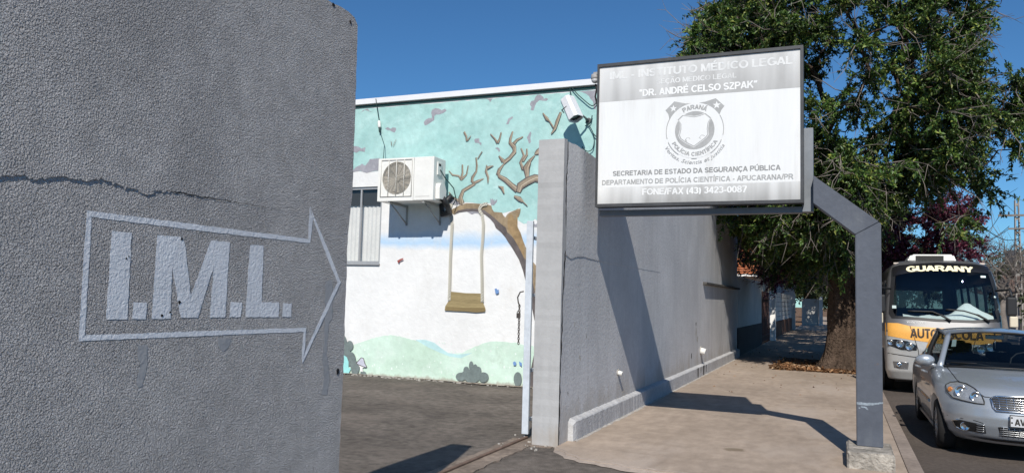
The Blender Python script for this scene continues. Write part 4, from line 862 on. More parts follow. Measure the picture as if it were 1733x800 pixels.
# thicker upper plaster coat that ends in a ragged lip
cr = [(-2.0, 1.95)] + [(y, z + .004*math.sin(y*31)) for y, z in jag(W_CRACK, .013, .0075)]
bm = nb()
def thick(y): return max(.0003, .0042 - .0040*max(0, min(1, (y-2.3)/.7)))
cr = [p for p in cr if p[0] < 3.93]
r0 = [bm.verts.new((XW-.002, y, z-.004)) for y, z in cr]
r1 = [bm.verts.new((XW+thick(y), y, z)) for y, z in cr]
r2 = [bm.verts.new((XW+thick(y)*.8, y, z+.15)) for y, z in cr]
r3 = [bm.verts.new((XW-.001, y, z+.75)) for y, z in cr]
for A, Bq in ((r0, r1), (r1, r2), (r2, r3)):
    for i in range(len(cr)-1): bm.faces.new((A[i], A[i+1], Bq[i+1], Bq[i]))
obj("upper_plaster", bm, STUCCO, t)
bm = nb(); hl_ = jag([p for p in W_CRACK if 2.55 < p[0] < 3.3], .03, .004); n_ = len(hl_)
stroke_sheet(bm, hl_, [.0045*(.25+abs(math.sin(i*1.7)))*(1-.75*i/n_) for i in range(n_)], fw, .0024); obj("hairline_crack", bm, DARKGAP, t)
bm = nb()
for k, q in enumerate(W_ARROW): sheet(bm, jag(q, .03, .0016, True), fw, .0010 + .0001*k)
obj("painted_arrow", bm, LETTER, t)
for q in W_LET:
    bm = nb(); sheet(bm, jag(q, .02, .0022, True), fw, .0014)
    obj("painted_letter" if len(q) > 4 or abs(q[0][1]-q[2][1]) > .2 else "painted_dot", bm, LETTER, t)
for q in W_PATCH:
    bm = nb(); sheet(bm, jag(q, .02, .004, True), fw, .0009)
    obj("smooth_patch", bm, SMOOTH_GREY, t)
bm = nb()      # little chipped holes
for (y, z, r) in ((2.398, 1.72, .005), (2.41, 1.73, .004), (2.702, 1.535, .009), (2.693, 1.826, .008), (2.605, 1.475, .007), (2.65, 1.49, .005), (3.96, 1.13, .016), (3.955, 1.115, .012), (3.93, 3.28, .012), (3.75, 3.325, .014), (3.5, 3.335, .02)):
    sheet(bm, [(y + r*math.cos(a)*rnd.uniform(.6, 1.2), z + r*math.sin(a)*rnd.uniform(.6, 1.3)) for a in np.linspace(0, 2*PI, 9)[:-1]], fw, .0026)
obj("chip", bm, DARKGAP, t)

# ------------------------------------------------------------------ wall along the sidewalk
t = thing("boundary_wall", "grey plastered wall with cracked end pillar and plinth along the sidewalk", "wall", (XW, 10, 0))
crk = jag(P_CR[::-1], .05, .010)
pil = [(8.02, -.05)] + [(y-.006, z) for y, z in crk] + [(8.13, 3.375), (8.02, 3.37)]
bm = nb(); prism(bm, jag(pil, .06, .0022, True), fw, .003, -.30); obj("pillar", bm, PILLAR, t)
wl = [(y+.022+.030*abs(math.sin(z*4.1))*abs(math.sin(z*13.3)), z) for y, z in crk]
out = [(8.06, -.05)] + wl + jag([(8.16, 3.36), (8.45, 3.375), (9.2, 3.365), (11, 3.365)], .05, .006) + [(YM, 3.365), (YM, -.05)]
bm = nb(); prism(bm, out, fw, 0, -.22); bmesh.ops.recalc_face_normals(bm, faces=bm.faces)
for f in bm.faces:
    if f.normal.y < -.4 and f.calc_center_median().y < 8.35 and len(f.verts) == 4: f.material_index = 1      # shade inside the open joint, painted dark
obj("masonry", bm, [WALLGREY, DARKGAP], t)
bm = nb(); box(bm, (XW-.218, 8.05, 0), (XW-.19, 8.3, 3.3)); obj("crack_shade_core", bm, DARKGAP, t)
hp = [(8.14, 2.085)] + jag([p for p in P_H if p[0] > 8.2 and p[0] < 12.0] + [(YM, 2.085)], .035, .007)
bm = nb()
r0 = [bm.verts.new((XW-.002, y, z-.003)) for y, z in hp]; r1 = [bm.verts.new((XW+.007*(1-.6*min(1, (y-8.1)/3)), y, z)) for y, z in hp]
r2 = [bm.verts.new((XW+.004, y, z+.3)) for y, z in hp]; r3 = [bm.verts.new((XW-.001, y, z+.9)) for y, z in hp]
for A, Bq in ((r0, r1), (r1, r2), (r2, r3)):
    for i in range(len(hp)-1): bm.faces.new((A[i], A[i+1], Bq[i+1], Bq[i]))
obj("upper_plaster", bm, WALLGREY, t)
bm = nb(); P = []
ys = np.concatenate([np.linspace(8.36, 12, 60), np.linspace(12.1, 23.92, 60)])
for y in ys:
    w = rnd.uniform(-.003, .003); h = .235 + rnd.uniform(-.004, .004); x = XW+.080+w
    if y < 8.40: h = .2; x = XW+.06
    P.append([(XW-.01, y, h+.03), (XW+.03, y, h+.018), (x-.012, y, h+.006), (x-.002, y, h-.006), (x, y, h*.5), (x+.004, y, -.02)])
grid_patch(bm, P, smooth=False)
v = [bm.verts.new(p) for p in P[0]] + [bm.verts.new((XW-.01, 8.36, -.02))]; bm.faces.new(v)
obj("plinth", bm, PLINTHM, t)
bm = nb()
e = [(XW+.086+.012*rnd.random(), y) for y in np.linspace(8.36, 23.9, 160)]
a = [bm.verts.new((x+.03*rnd.random(), y, .0225)) for x, y in e]; b = [bm.verts.new((XW+.08, y, .034)) for x, y in e]
for i in range(len(a)-1): bm.faces.new((a[i], a[i+1], b[i+1], b[i]))
obj("mortar_bead", bm, MORTAR, t)
bm = nb()
for (y, z) in ((8.72, .92), (8.76, .90), (8.52, 1.31), (8.98, 1.16), (8.33, .55)):
    sheet(bm, [(y + .012*math.cos(a)*rnd.uniform(.5, 1.2), z + .05*math.sin(a)*rnd.uniform(.4, 1)) for a in np.linspace(0, 2*PI, 9)[:-1]], fw, .002)
obj("chip", bm, MORTAR, t)
STAIN = mat("black_damp_stain", (.075, .07, .065), .9, .2, stain=(6, .4), grain=(30, .3))
for (y, w_, z0_, z1_) in ((16.55, .10, .0, .235), (17.28, .16, .0, .24), (17.62, .07, .06, .235), (16.9, .05, .1, .236)):
    bm = nb(); q = [(y-w_*.5, z1_), (y+w_*.5, z1_)] + jag([(y+w_*.45, z1_*.7+z0_*.3), (y+w_*.3, z0_+.01), (y-w_*.3, z0_+.01), (y-w_*.5, z1_*.6+z0_*.4)], .05, .012)
    prism(bm, q, lambda a, b, d: (XW+.080+d, a, b), .002, .0055); obj("damp_stain", bm, STAIN, t)
for (y, z, r_) in ((16.75, .95, .10), (16.9, .80, .07), (16.72, 1.15, .05), (16.2, .5, .06)):
    bm = nb(); sheet(bm, [(y + r_*math.cos(a)*rnd.uniform(.5, 1.2), z + r_*math.sin(a)*rnd.uniform(.5, 1.5)) for a in np.linspace(0, 2*PI, 12)[:-1]], fw, .003); obj("peeled_patch", bm, MORTAR if r_ > .06 else STAIN, t)
def stub(y, z, r, L_, label):
    s = thing("drain_pipe", label, "pipe", (XW, y, z))
    bm = nb(); d = Vector((1, 0, -.25)).normalized(); o_ = Vector((XW-.02, y, z))
    lathe(bm, [(0, r), (L_, r), (L_, r*.8), (.03, r*.8)], o_, d, 16); obj("spout", bm, WHITEMETAL, s)
    bm = nb(); lathe(bm, [(.015, r*1.5), (.03, r*1.45)], o_, d, 14); obj("mortar_ring", bm, MORTAR, s)
stub(10.44, .62, .032, .09, "short white pipe stub poking from the wall near the sign's shadow")
stub(17.3, .56, .07, .14, "white drain pipe end low on the far part of the sidewalk wall")

# ------------------------------------------------------------------ sliding gate behind that wall
t = thing("sliding_gate", "pale blue steel sliding gate, its lead post showing beside the pillar", "gate", (-3.3, 8.4, 0))
bm = nb(); box(bm, (-3.352, 8.34, .05), (-3.272, 8.38, 2.49), 0, .006); obj("lead_post", bm, GATEM, t)
for z in (.2, .76, 1.63, 2.30):
    bm = nb(); box(bm, (-3.325, 8.382, z-.02), (-3.295, 12.6, z+.02), 0, .004, 1); obj("rail", bm, GATEM, t)
bm = nb(); box(bm, (-3.335, 9.6, .1), (-3.290, 12.6, 2.28)); obj("infill_panel", bm, GATEM, t)
t = thing("padlock_chain", "short rusty chain with padlock hanging on the gate post", "chain", (-3.38, 8.33, 1.6))
def ring(bm, c, r, rr, u, v, sx=1.0):
    c = Vector(c); u = Vector(u); v = Vector(v)
    tube(bm, [c + u*math.cos(a)*r*sx + v*math.sin(a)*r for a in np.linspace(0, 2*PI, 13)], rr, 6, cap=False)
CHAINM = mat("rusty_chain_steel", (.10, .085, .075), .6, .5, metal=.5, stain=(20, .3))
bm = nb()
tube(bm, [(-3.36, 8.32, 1.67), (-3.40, 8.31, 1.66), (-3.43, 8.31, 1.60), (-3.42, 8.31, 1.54), (-3.40, 8.31, 1.50)], .008, 6); obj("hook", bm, CHAINM, t)
bm = nb(); z = 1.5
for i in range(17):
    if i % 2: ring(bm, (-3.405, 8.31, z), .017, .005, (0, 1, 0), (0, 0, 1), .6)
    else: ring(bm, (-3.405, 8.31, z), .017, .005, (1, 0, 0), (0, 0, 1), .6)
    z -= .0265
obj("chain_links", bm, CHAINM, t)
bm = nb(); box(bm, (-3.435, 8.295, 1.36), (-3.39, 8.32, 1.42), 0, .006); ring(bm, (-3.412, 8.307, 1.425), .018, .005, (1, 0, 0), (0, 0, 1)); obj("padlock", bm, CHAINM, t)

# ------------------------------------------------------------------ mural building
B = thing("mural_building", "flat roofed white building with a turquoise mural of a tree and swing", "building", (-7, 14, 0))
HB = 5.42
wx0, wx1, wz0, wz1 = -10.2, -8.385, 2.19, 3.735
bm = nb()
box(bm, (-13, YM, -.05), (wx0, YM+.2, HB)); box(bm, (wx1, YM, -.05), (XW-.201, YM+.2, HB))
box(bm, (wx0, YM, -.05), (wx1, YM+.2, wz0)); box(bm, (wx0, YM, wz1), (wx1, YM+.2, HB))
obj("front_wall", bm, MURALWHITE, B)
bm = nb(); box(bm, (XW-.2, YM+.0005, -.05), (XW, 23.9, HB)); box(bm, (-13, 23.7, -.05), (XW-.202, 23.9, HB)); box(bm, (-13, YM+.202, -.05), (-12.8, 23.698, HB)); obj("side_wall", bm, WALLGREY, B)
bm = nb(); box(bm, (-12.98, YM+.02, HB), (XW-.03, 23.88, HB+.03)); obj("flat_roof", bm, BLOCKM, B)
bm = nb(); box(bm, (-13.05, YM-.075, 5.415), (XW+.05, YM-.02, 5.525), 0, .006); box(bm, (XW+.001, YM-.018, 5.415), (XW+.05, 23.95, 5.525)); box(bm, (-13.05, YM-.02, 5.50), (XW, YM+.2, 5.52)); obj("roof_flashing", bm, FASCIA, B)
bm = nb(); box(bm, (-13, YM-.02, 5.36), (XW-.21, YM-.001, 5.40)); obj("eave_shade", bm, EAVESHADE, B)  # dark strip in place of the shadow under the flashing
bm = nb(); box(bm, (XW+.001, 17.6, 2.0), (XW+.085, 23.9, 2.055), 0, .01); obj("ledge", bm, mat("shaded_ledge_cement", (.10, .095, .09), .9, .2, stain=(2, .3)), B)  # underside shadow put into the ledge colour
# window
w = thing("x", "x", "x"); bpy.data.objects.remove(w)
bm = nb(); fy0, fy1 = YM+.03, YM+.075
box(bm, (wx0, fy0, wz0), (wx0+.045, fy1, wz1)); box(bm, (wx1-.045, fy0, wz0), (wx1, fy1, wz1))
box(bm, (wx0+.045, fy0, wz0), (wx1-.045, fy1, wz0+.05)); box(bm, (wx0+.045, fy0, wz1-.05), (wx1-.045, fy1, wz1))
for x in (-8.90, -9.5): box(bm, (x-.018, fy0+.004, wz0+.05), (x+.018, fy1-.002, wz1-.05))
win = obj("window", bm, ALU, B)
bm = nb(); sheet(bm, [(wx0+.045, wz0+.05), (wx1-.045, wz0+.05), (wx1-.045, wz1-.05), (wx0+.045, wz1-.05)], fm, -.05); obj("pane", bm, WINGLASS, win)
bm = nb(); box(bm, (wx0, YM-.04, wz0-.03), (wx1+.01, YM+.03, wz0), 0, .004); obj("sill", bm, ALU, win)
bm = nb(); x = wx0; P = [[], []]; k = 0
while x < wx1:
    yy = YM + .13 + (.018 if k % 2 else 0); P[0].append((x, yy, wz0)); P[1].append((x, yy, wz1-.02)); x += .048; k += 1
grid_patch(bm, P, smooth=False); obj("curtain", bm, CURTAIN, win)
bm = nb(); box(bm, (wx0+.02, YM+.10, wz1-.36), (wx1-.02, YM+.115, wz1-.02)); obj("blind_shadow", bm, DARKIN, win)  # dark strip standing in for the shadow across the upper blind

# mural, every figure a sheet of paint on the plaster
LAY = [.0015]
def paint(name, polys, m, parent=B, jitter=0):
    bm = nb()
    for q in polys:
        LAY[0] += .00025
        sheet(bm, jag(q, .05, jitter, True) if jitter else q, fm, LAY[0])
    return obj(name, bm, m, parent)
def wbox(q):   # keeps paint off the window opening
    return q
sky_poly = [(x, min(z, 5.335)) for x, z in M_SKY]
sky_poly = [(-12.9 if x < -9.5 else min(x, -3.05), z) for x, z in sky_poly]
paint("painted_sky", [jag([p for p in sky_poly], .12, .012, True)], TURQ)
for q in M_GREY: paint("painted_cloud", [[(min(max(x, -12.9), -3.05), min(z, 5.33)) for x, z in q]], GREYPAINT, jitter=.006)
paint("painted_hill", [[(-12.9 if x < -9.4 else x, max(z, .0)) for x, z in M_HILL]], HILLPAINT, jitter=.008)
paint("painted_far_hill", [M_HILLBLUE], HILLBLUE)
r_ = random.Random(9); DABM = mat("white_dab_paint", (.68, .76, .70))
for i in range(60):
    bm = nb()      # dabs of white paint
    x = r_.uniform(-9.2, -4.6); z = r_.uniform(.12, .75); s = r_.uniform(.012, .028); LAY[0] += .00003
    sheet(bm, [(x+s*math.cos(a)*.7, z+s*math.sin(a)*r_.uniform(.7, 1.3)) for a in np.linspace(0, 2*PI, 7)[:-1]], fm, LAY[0])
    obj("painted_dab", bm, DABM, B)
tr = paint("painted_tree", [M_TRUNK], BROWNPAINT)
paint("bark_shade", [M_TRUNKDARK], DARKPAINT, tr); paint("bark_light", [M_TRUNKGOLD], GOLDPAINT, tr)
for pts, ws in M_BRANCH:
    bm = nb()
    LAY[0] += .0002; stroke_sheet(bm, pts, [w*1.3 for w in ws], fm, LAY[0], 1)
    LAY[0] += .0002; stroke_sheet(bm, [(x+.006, z+.004) for x, z in pts], [w*.92 for w in ws], fm, LAY[0], 0)
    LAY[0] += .0002; stroke_sheet(bm, [(x+.012+w*.18, z+.006) for (x, z), w in zip(pts, ws)], [w*.15 for w in ws], fm, LAY[0], 2)
    obj("painted_branch", bm, [LIMBPAINT, DARKPAINT, CREAMPAINT], tr)
paint("painted_bush", M_BUSH[:8], BUSHPAINT); paint("painted_bush", M_BUSH[8:14], BUSHPAINT); paint("painted_bush", M_BUSH[14:], BUSHPAINT); paint("painted_pond", [M_AQUA], AQUAPAINT)
mu = paint("painted_mushroom", [M_MUSHSTEM], WHITEPAINT); paint("cap", [M_MUSHCAP], LILAC, mu)
bm = nb(); LAY[0] += .0003; stroke_sheet(bm, M_MUSHCAP + M_MUSHCAP[:1], .016, fm, LAY[0]); obj("outline", bm, INKPAINT, mu)
swg = paint("painted_swing", [M_SWING], PLANKPAINT); paint("plank_edge", [M_SWINGEDGE], PLANKEDGE, swg)
bm = nb()
for L_ in M_ROPES:
    LAY[0] += .0003; stroke_sheet(bm, L_, .06, fm, LAY[0], 0)
    cum = [0]
    for a, b in zip(L_, L_[1:]): cum.append(cum[-1] + (Vector(b)-Vector(a)).length)
    s = .02; LAY[0] += .0003
    while s < cum[-1]:
        x = float(np.interp(s, cum, [p[0] for p in L_])); z = float(np.interp(s, cum, [p[1] for p in L_]))
        stroke_sheet(bm, [(x-.028, z-.024), (x+.026, z+.030)], [.008, .020], fm, LAY[0], 1); s += .052
obj("rope", bm, [ROPEPAINT, mat("grey_rope_shade", (.27, .26, .24))], swg)
paint("painted_butterfly", M_BITS[:1], BLUEPAINT); paint("painted_flower", M_BITS[1:2], BLUEPAINT); paint("painted_flower", M_BITS[2:3], BLUEPAINT); paint("painted_insect", [M_BITRED], REDPAINT)
bm = nb(); e3 = jag([(-12.5, YM-.10), (-9, YM-.16), (-7.5, YM-.08), (-6, YM-.2), (-4.6, YM-.10), (-3.1, YM-.12)], .06, .05)
sheet(bm, [(x, min(y, YM-.01)) for x, y in e3] + [(-3.1, YM), (-12.5, YM)], lambda x, y, d: (x, y, d), .012)
struct("wall_foot_strip", bm, blotch(mat("crumbled_wall_foot", (.27, .22, .18), .95, .1, stain=(5, .3), grain=(20, .3), bump=(30, .03, 6, .3)), (.45, .40, .34), 8, .5, .62, .7))
bm = nb()      # crumbling joint at the wall's foot
for i in range(420):
    x = rnd.uniform(-9.5, -3.5); y = YM - abs(rnd.gauss(0, .09)) - .005; s = rnd.uniform(.006, .03)
    box(bm, (x-s, y-s*.7, -.01), (x+s, y+s*.7, s*.5))
for i in range(26):
    x = rnd.uniform(-3.5, -2.9); y = rnd.uniform(7.7, 8.5); s = rnd.uniform(.005, .018); box(bm, (x-s, y-s*.7, -.01), (x+s, y+s*.7, .008+s))
o = obj("rubble", bm, MORTAR); o["kind"] = "stuff"

# ------------------------------------------------------------------ air conditioner
t = thing("air_conditioner", "white air conditioner outdoor unit with round fan grille on the mural wall", "air conditioner", (-7.45, 12.62, 3.3))
ax0, ax1, az0, az1, ay0, ay1 = -8.045, -6.85, 3.335, 4.145, 12.40, 12.86
fx, fz, fr = -7.64, 3.765, .31
bm = nb()
# casing: front plate with a round hole, then five closed sides
ang = np.linspace(0, 2*PI, 49)[:-1]
def sq(a, hx0, hx1, hz0, hz1):
    c, s = math.cos(a), math.sin(a); k = min((hx1-fx)/c if c > 1e-6 else ((hx0-fx)/c if c < -1e-6 else 1e9), (hz1-fz)/s if s > 1e-6 else ((hz0-fz)/s if s < -1e-6 else 1e9))
    return (fx+c*k, fz+s*k)
ci = [bm.verts.new((fx+fr*math.cos(a), ay0, fz+fr*math.sin(a))) for a in ang]
cb = [bm.verts.new((fx+fr*math.cos(a), ay0+.05, fz+fr*math.sin(a))) for a in ang]
co = [bm.verts.new((lambda p: (p[0], ay0, p[1]))(sq(a, ax0, -7.27, az0, az1))) for a in ang]
for i in range(48):
    j = (i+1) % 48
    bm.faces.new((ci[i], ci[j], co[j], co[i])); bm.faces.new((ci[i], cb[i], cb[j], ci[j]))
for c_ in ((ax0, az0), (-7.27, az0), (-7.27, az1), (ax0, az1)):     # squared corners of the fan bay
    nearest = sorted(co, key=lambda v: (v.co.x-c_[0])**2+(v.co.z-c_[1])**2)[:2]
    bm.faces.new((bm.verts.new((c_[0], ay0, c_[1])), nearest[0], nearest[1]))
box(bm, (-7.27, ay0, az0), (ax1, ay1, az1), 0, .012)
box(bm, (ax0, ay0+.001, az0), (ax0+.02, ay1, az1)); box(bm, (ax0, ay0+.002, az1-.02), (-7.272, ay1, az1-.001)); box(bm, (ax0, ay0+.002, az0+.001), (-7.272, ay1, az0+.02)); box(bm, (ax0+.02, ay1-.02, az0+.02), (-7.272, ay1-.001, az1-.02))
obj("casing", bm, WHITEMETAL, t)
bm = nb(); box(bm, (ax0+.02, ay0+.06, az0+.02), (-7.28, ay0+.08, az1-.02)); obj("inner_plate", bm, mat("dusty_coil", (.34, .31, .27), .8)  , t)
bm = nb()
for k in range(3):
    a0 = k*2*PI/3
    P = [[(fx + r*math.cos(a0+da), ay0+.03+.03*(da/.8), fz + r*math.sin(a0+da)) for da in np.linspace(0, .95, 6)] for r in (.05, .15, .26)]
    grid_patch(bm, P)
lathe(bm, [(0, .055), (.03, .05)], (fx, ay0+.02, fz), (0, 1, 0)); obj("fan", bm, mat("grey_fan_plastic", (.36, .335, .29), .6), t)
bm = nb()
for k in range(1, 15): tube(bm, [(fx+fr*k/14.5*math.cos(a), ay0-.008, fz+fr*k/14.5*math.sin(a)) for a in np.linspace(0, 2*PI, 33)], .0048, 5, 1, cap=False)
for x in (fx-.335, fx-.168, fx, fx+.168, fx+.335): tube(bm, [(x, ay0-.016, fz-.345), (x, ay0-.016, fz+.345)], .007, 5)
for z in (fz-.345, fz+.345): tube(bm, [(fx-.34, ay0-.014, z), (fx+.34, ay0-.014, z)], .006, 5)
obj("fan_grille", bm, [GRILLEM, GRILLED], t)
bm = nb(); box(bm, (-7.22, ay0-.006, az0+.07), (-6.93, ay0+.002, az1-.05), 0, .004); obj("front_panel", bm, WHITEMETAL, t)
bm = nb(); box(bm, (ax1, 12.52, 3.82), (ax1+.02, 12.66, 4.06), 0, .006); obj("handle_recess", bm, WHITEMETAL, t)
bm = nb(); box(bm, (ax1+.0205, 12.55, 3.99), (ax1+.024, 12.63, 4.03)); obj("handle_slot", bm, DARKIN, t)
bm = nb(); prism(bm, [(12.50, 3.37), (12.74, 3.37), (12.76, 3.55), (12.70, 3.64), (12.53, 3.66), (12.49, 3.58)], lambda y, z, d: (d, y, z), ax1-.01, ax1+.085); obj("valve_cover", bm, WHITEMETAL, t)
for x in (-7.80, -7.06):
    bm = nb(); box(bm, (x-.02, 12.42, az0-.045), (x+.02, YM, az0-.004)); box(bm, (x-.02, YM-.012, az0-.40), (x+.02, YM-.0045, az0-.046))
    tube(bm, [(x, 12.52, az0-.05), (x, YM-.02, az0-.36)], .014, 6); obj("bracket", bm, mat("grey_bracket_steel", (.32, .31, .29), .5, .4), t)
bm = nb(); tube(bm, [(-6.79, 12.66, 3.40), (-6.76, 12.80, 3.28), (-6.80, 12.98, 3.18), (-6.98, 13.03, 3.14), (-7.02, 13.05, 3.30), (-6.80, 13.06, 3.5)], .055, 10); obj("insulated_hose", bm, BLACK, t)
bm = nb(); tube(bm, [(-6.82, 12.60, 3.92), (-6.80, 12.74, 3.80), (-6.70, 12.92, 3.62), (-6.68, 13.0, 3.42), (-6.72, 12.95, 3.30)], .010, 6); obj("power_cable", bm, CABLE, t)

# ------------------------------------------------------------------ things on the mural wall
t = thing("cable_joint", "white plug joint on a thin cable hanging down the wall above the air conditioner", "cable joint", (-8.5, 12.97, 4.9))
bm = nb(); tube(bm, [(-8.57, YM-.09, 5.50), (-8.55, YM-.08, 5.36), (-8.50, YM-.04, 5.05)], .008, 6); tube(bm, [(-8.455, YM-.06, 4.82), (-8.35, YM-.05, 4.55), (-8.27, 12.9, 4.145)], .006, 6); obj("cable", bm, CABLE, t)
bm = nb(); lathe(bm, [(0, .012), (.02, .03), (.13, .034), (.15, .028)], (-8.50, YM-.05, 5.06), (.13, 0, -1), 12); obj("socket", bm, WHITEMETAL, t)
bm = nb(); lathe(bm, [(0, .022), (.09, .022), (.11, .008)], (-8.482, YM-.05, 4.92), (.13, 0, -1), 10); obj("plug", bm, CABLE, t)

t = thing("floodlight", "white rounded floodlight housing tilted down on the mural wall above the pillar", "floodlight", (-4.25, 12.6, 4.9))
ax = Vector((.44, -.16, -.88)).normalized(); c0 = Vector((-4.372, 12.62, 5.09))
sx = ax.cross(Vector((0, 0, 1))).normalized(); sy = sx.cross(ax).normalized()
def oct_(o_, hw, hh, ch):
    q = [(-hw, -hh+ch), (-hw+ch, -hh), (hw-ch, -hh), (hw, -hh+ch), (hw, hh-ch), (hw-ch, hh), (-hw+ch, hh), (-hw, hh-ch)]
    return [o_ + sx*a + sy*b for a, b in q]
bm = nb(); rings = []
for s, k in ((0, .86), (.015, .97), (.05, 1), (.43, 1.04), (.45, 1.04), (.45, .94), (.39, .9)):
    rings.append([bm.verts.new(p) for p in oct_(c0 + ax*s, .122*k, .105*k, .045*k)])
for a, b in zip(rings, rings[1:]):
    for k in range(8): bm.faces.new((a[k], a[(k+1) % 8], b[(k+1) % 8], b[k]))
bm.faces.new(rings[0]); bmesh.ops.bevel(bm, geom=[e for e in bm.edges if e.is_boundary is False], offset=.004, segments=1, affect='EDGES')
obj("housing", bm, mat("white_lamp_housing", (.70, .70, .71), .4, .5), t)
bm = nb(); bm.faces.new([bm.verts.new(p) for p in oct_(c0 + ax*.40, .10, .088, .036)]); obj("lens", bm, glass("dark_lens", (.12, .12, .12)), t)
bm = nb(); bm.faces.new([bm.verts.new(p) for p in oct_(c0 + ax*.392, .10, .088, .036)]); obj("reflector", bm, DARKIN, t)
bm = nb()
lathe(bm, [(0, .055), (.012, .055)], (-4.12, YM-.004, 4.78), (0, -1, 0), 14); tube(bm, [(-4.12, YM-.01, 4.78), (-4.13, 12.9, 4.80), c0 + ax*.24 + sx*0 + sy*.03], .018, 8)
p_ = c0 + ax*.2
for s_ in (-1, 1): tube(bm, [p_ + sx*.122*s_, p_ + sx*.125*s_ - sy*.12, p_ - sy*.16 + sx*.02*s_], .010, 6)
obj("bracket", bm, mat("dark_bracket", (.12, .12, .12), .5, .4), t)
t = thing("floodlight_cables", "dark loose cables looping round the floodlight on the mural wall", "cable", (-4.2, 12.95, 5))
for L_ in CABLES:
    pts = [Vector((x*(YM-.02)/12.9 if False else x, YM-.05, z)) for x, _, z in L_]
    q = []
    for i in range(len(pts)-1):
        for k in range(4):
            u = k/4; p0 = pts[max(i-1, 0)]; p1 = pts[i]; p2 = pts[i+1]; p3 = pts[min(i+2, len(pts)-1)]
            q.append(.5*((2*p1)+(-p0+p2)*u+(2*p0-5*p1+4*p2-p3)*u*u+(-p0+3*p1-3*p2+p3)*u**3))
    q.append(pts[-1]); bm = nb(); tube(bm, q, .009, 6); obj("cable", bm, CABLE, t)

# ------------------------------------------------------------------ sign and its post
def fade(name, ink, zlo, zhi, strong):
    """ink that has washed out in vertical streaks"""
    m = mat(name, ink, .55, .4, stain=(3, .06), grain=(20, .04))
    nt = m.node_tree; N = nt.nodes; L = nt.links
    bs = N["Principled BSDF"]; src = bs.inputs["Base Color"].links[0].from_socket
    tc = N.new("ShaderNodeTexCoord"); mp = N.new("ShaderNodeMapping"); mp.inputs["Scale"].default_value = (5, 1, .4)
    L.new(tc.outputs["Object"], mp.inputs[0])
    nz = N.new("ShaderNodeTexNoise"); nz.inputs["Scale"].default_value = 1.3; nz.inputs["Detail"].default_value = 5; L.new(mp.outputs[0], nz.inputs["Vector"])
    sp = N.new("ShaderNodeSeparateXYZ"); L.new(tc.outputs["Object"], sp.inputs[0])
    g = N.new("ShaderNodeMapRange"); g.inputs[1].default_value = zlo; g.inputs[2].default_value = zhi; g.inputs[3].default_value = .30; g.inputs[4].default_value = -.12
    L.new(sp.outputs["Z"], g.inputs[0])
    gx = N.new("ShaderNodeMapRange"); gx.inputs[1].default_value = -2.75; gx.inputs[2].default_value = -1.9; gx.inputs[3].default_value = -.28; gx.inputs[4].default_value = 0
    L.new(sp.outputs["X"], gx.inputs[0])
    a = N.new("ShaderNodeMath"); L.new(nz.outputs["Fac"], a.inputs[0]); L.new(g.outputs[0], a.inputs[1])
    b = N.new("ShaderNodeMath"); L.new(a.outputs[0], b.inputs[0]); L.new(gx.outputs[0], b.inputs[1])
    r = N.new("ShaderNodeMapRange"); r.inputs[1].default_value = .12; r.inputs[2].default_value = .82; r.inputs[3].default_value = .0; r.inputs[4].default_value = strong
    L.new(b.outputs[0], r.inputs[0])
    mx = N.new("ShaderNodeMix"); mx.data_type = 'RGBA'; mx.inputs[6].default_value = (.72, .72, .71, 1)
    L.new(r.outputs[0], mx.inputs[0]); L.new(src, mx.inputs[7]); L.new(mx.outputs[2], bs.inputs["Base Color"])
    return m
PANELM = mat("white_sign_vinyl", (.74, .74, .73), .4, .4, stain=(1.2, .03), grain=(9, .02), stretch=(4, 1, .4))
blotch(PANELM, (.62, .61, .59), 2.6, .56, .74, .6, (3, 1, .3), seed=2)
BANDTOP = fade("faded_top_band", (.25, .245, .24), 3.93, 4.42, .68)
BANDBOT = fade("faded_bottom_band", (.26, .255, .245), 2.70, 2.93, .85)
INK = mat("faded_grey_ink", (.26, .26, .258), .5, .4, stain=(5, .14), grain=(30, .1))
INKP = mat("pale_grey_ink", (.37, .37, .365), .5, .4, stain=(5, .12), grain=(30, .08))
WHITEINK = mat("white_sign_letters", (.74, .74, .73), .4, .4)
PALEINK = mat("dull_white_letters", (.70, .70, .69), .4, .4, stain=(4, .05))
blotch(PALEINK, (.52, .52, .51), 3, .48, .64, .7, (2, 1, 1), seed=3)
t = thing("sign_board", "large weathered white police institute sign with grey lettering and a faded round crest", "sign", (-1.5, 8.9, 2.7))
x0, x1, z0, z1 = -2.665, -.345, 2.69, 4.415
bm = nb(); f = .036
box(bm, (x0, YS-.02, z0), (x1, YS+.13, z0+f)); box(bm, (x0, YS-.02, z1-f), (x1, YS+.13, z1)); box(bm, (x0, YS-.02, z0+f), (x0+f*.7, YS+.13, z1-f)); box(bm, (x1-f*.8, YS-.02, z0+f), (x1, YS+.13, z1-f))
box(bm, (x0+f, YS+.10, z0+f), (x1-f, YS+.125, z1-f))
obj("frame", bm, FRAMEM, t)
bm = nb(); box(bm, (x0+.0255, YS, z0+f+.001), (x1-.0295, YS+.02, z1-f-.001)); pan = obj("panel", bm, PANELM, t)
px0, px1, pz0, pz1 = x0+.0265, x1-.0305, z0+f+.002, z1-f-.002
bm = nb(); sheet(bm, [(px0, 3.953), (px1, 3.953), (px1, pz1), (px0, pz1)], fs, .0012); obj("top_band", bm, BANDTOP, pan)
bm = nb(); sheet(bm, [(px0, pz0), (px1, pz0), (px1, 2.924), (px0, 2.924)], fs, .0012); obj("bottom_band", bm, BANDBOT, pan)
for i, (txt, (pa, pb), top) in enumerate(S_TXT):
    bm = nb(); zz = (pa[1]+pb[1])/2; h = top[1]-pa[1]
    letters(bm, txt, pa[0], pb[0], zz, zz+h, fs, .0022, 0, .19 if i in (0, 2, 5) else .165)
    obj("lettering", bm, (WHITEINK if i in (2, 5) else PALEINK) if i in (0, 1, 2, 5) else INKP if i == 4 else INK, pan)
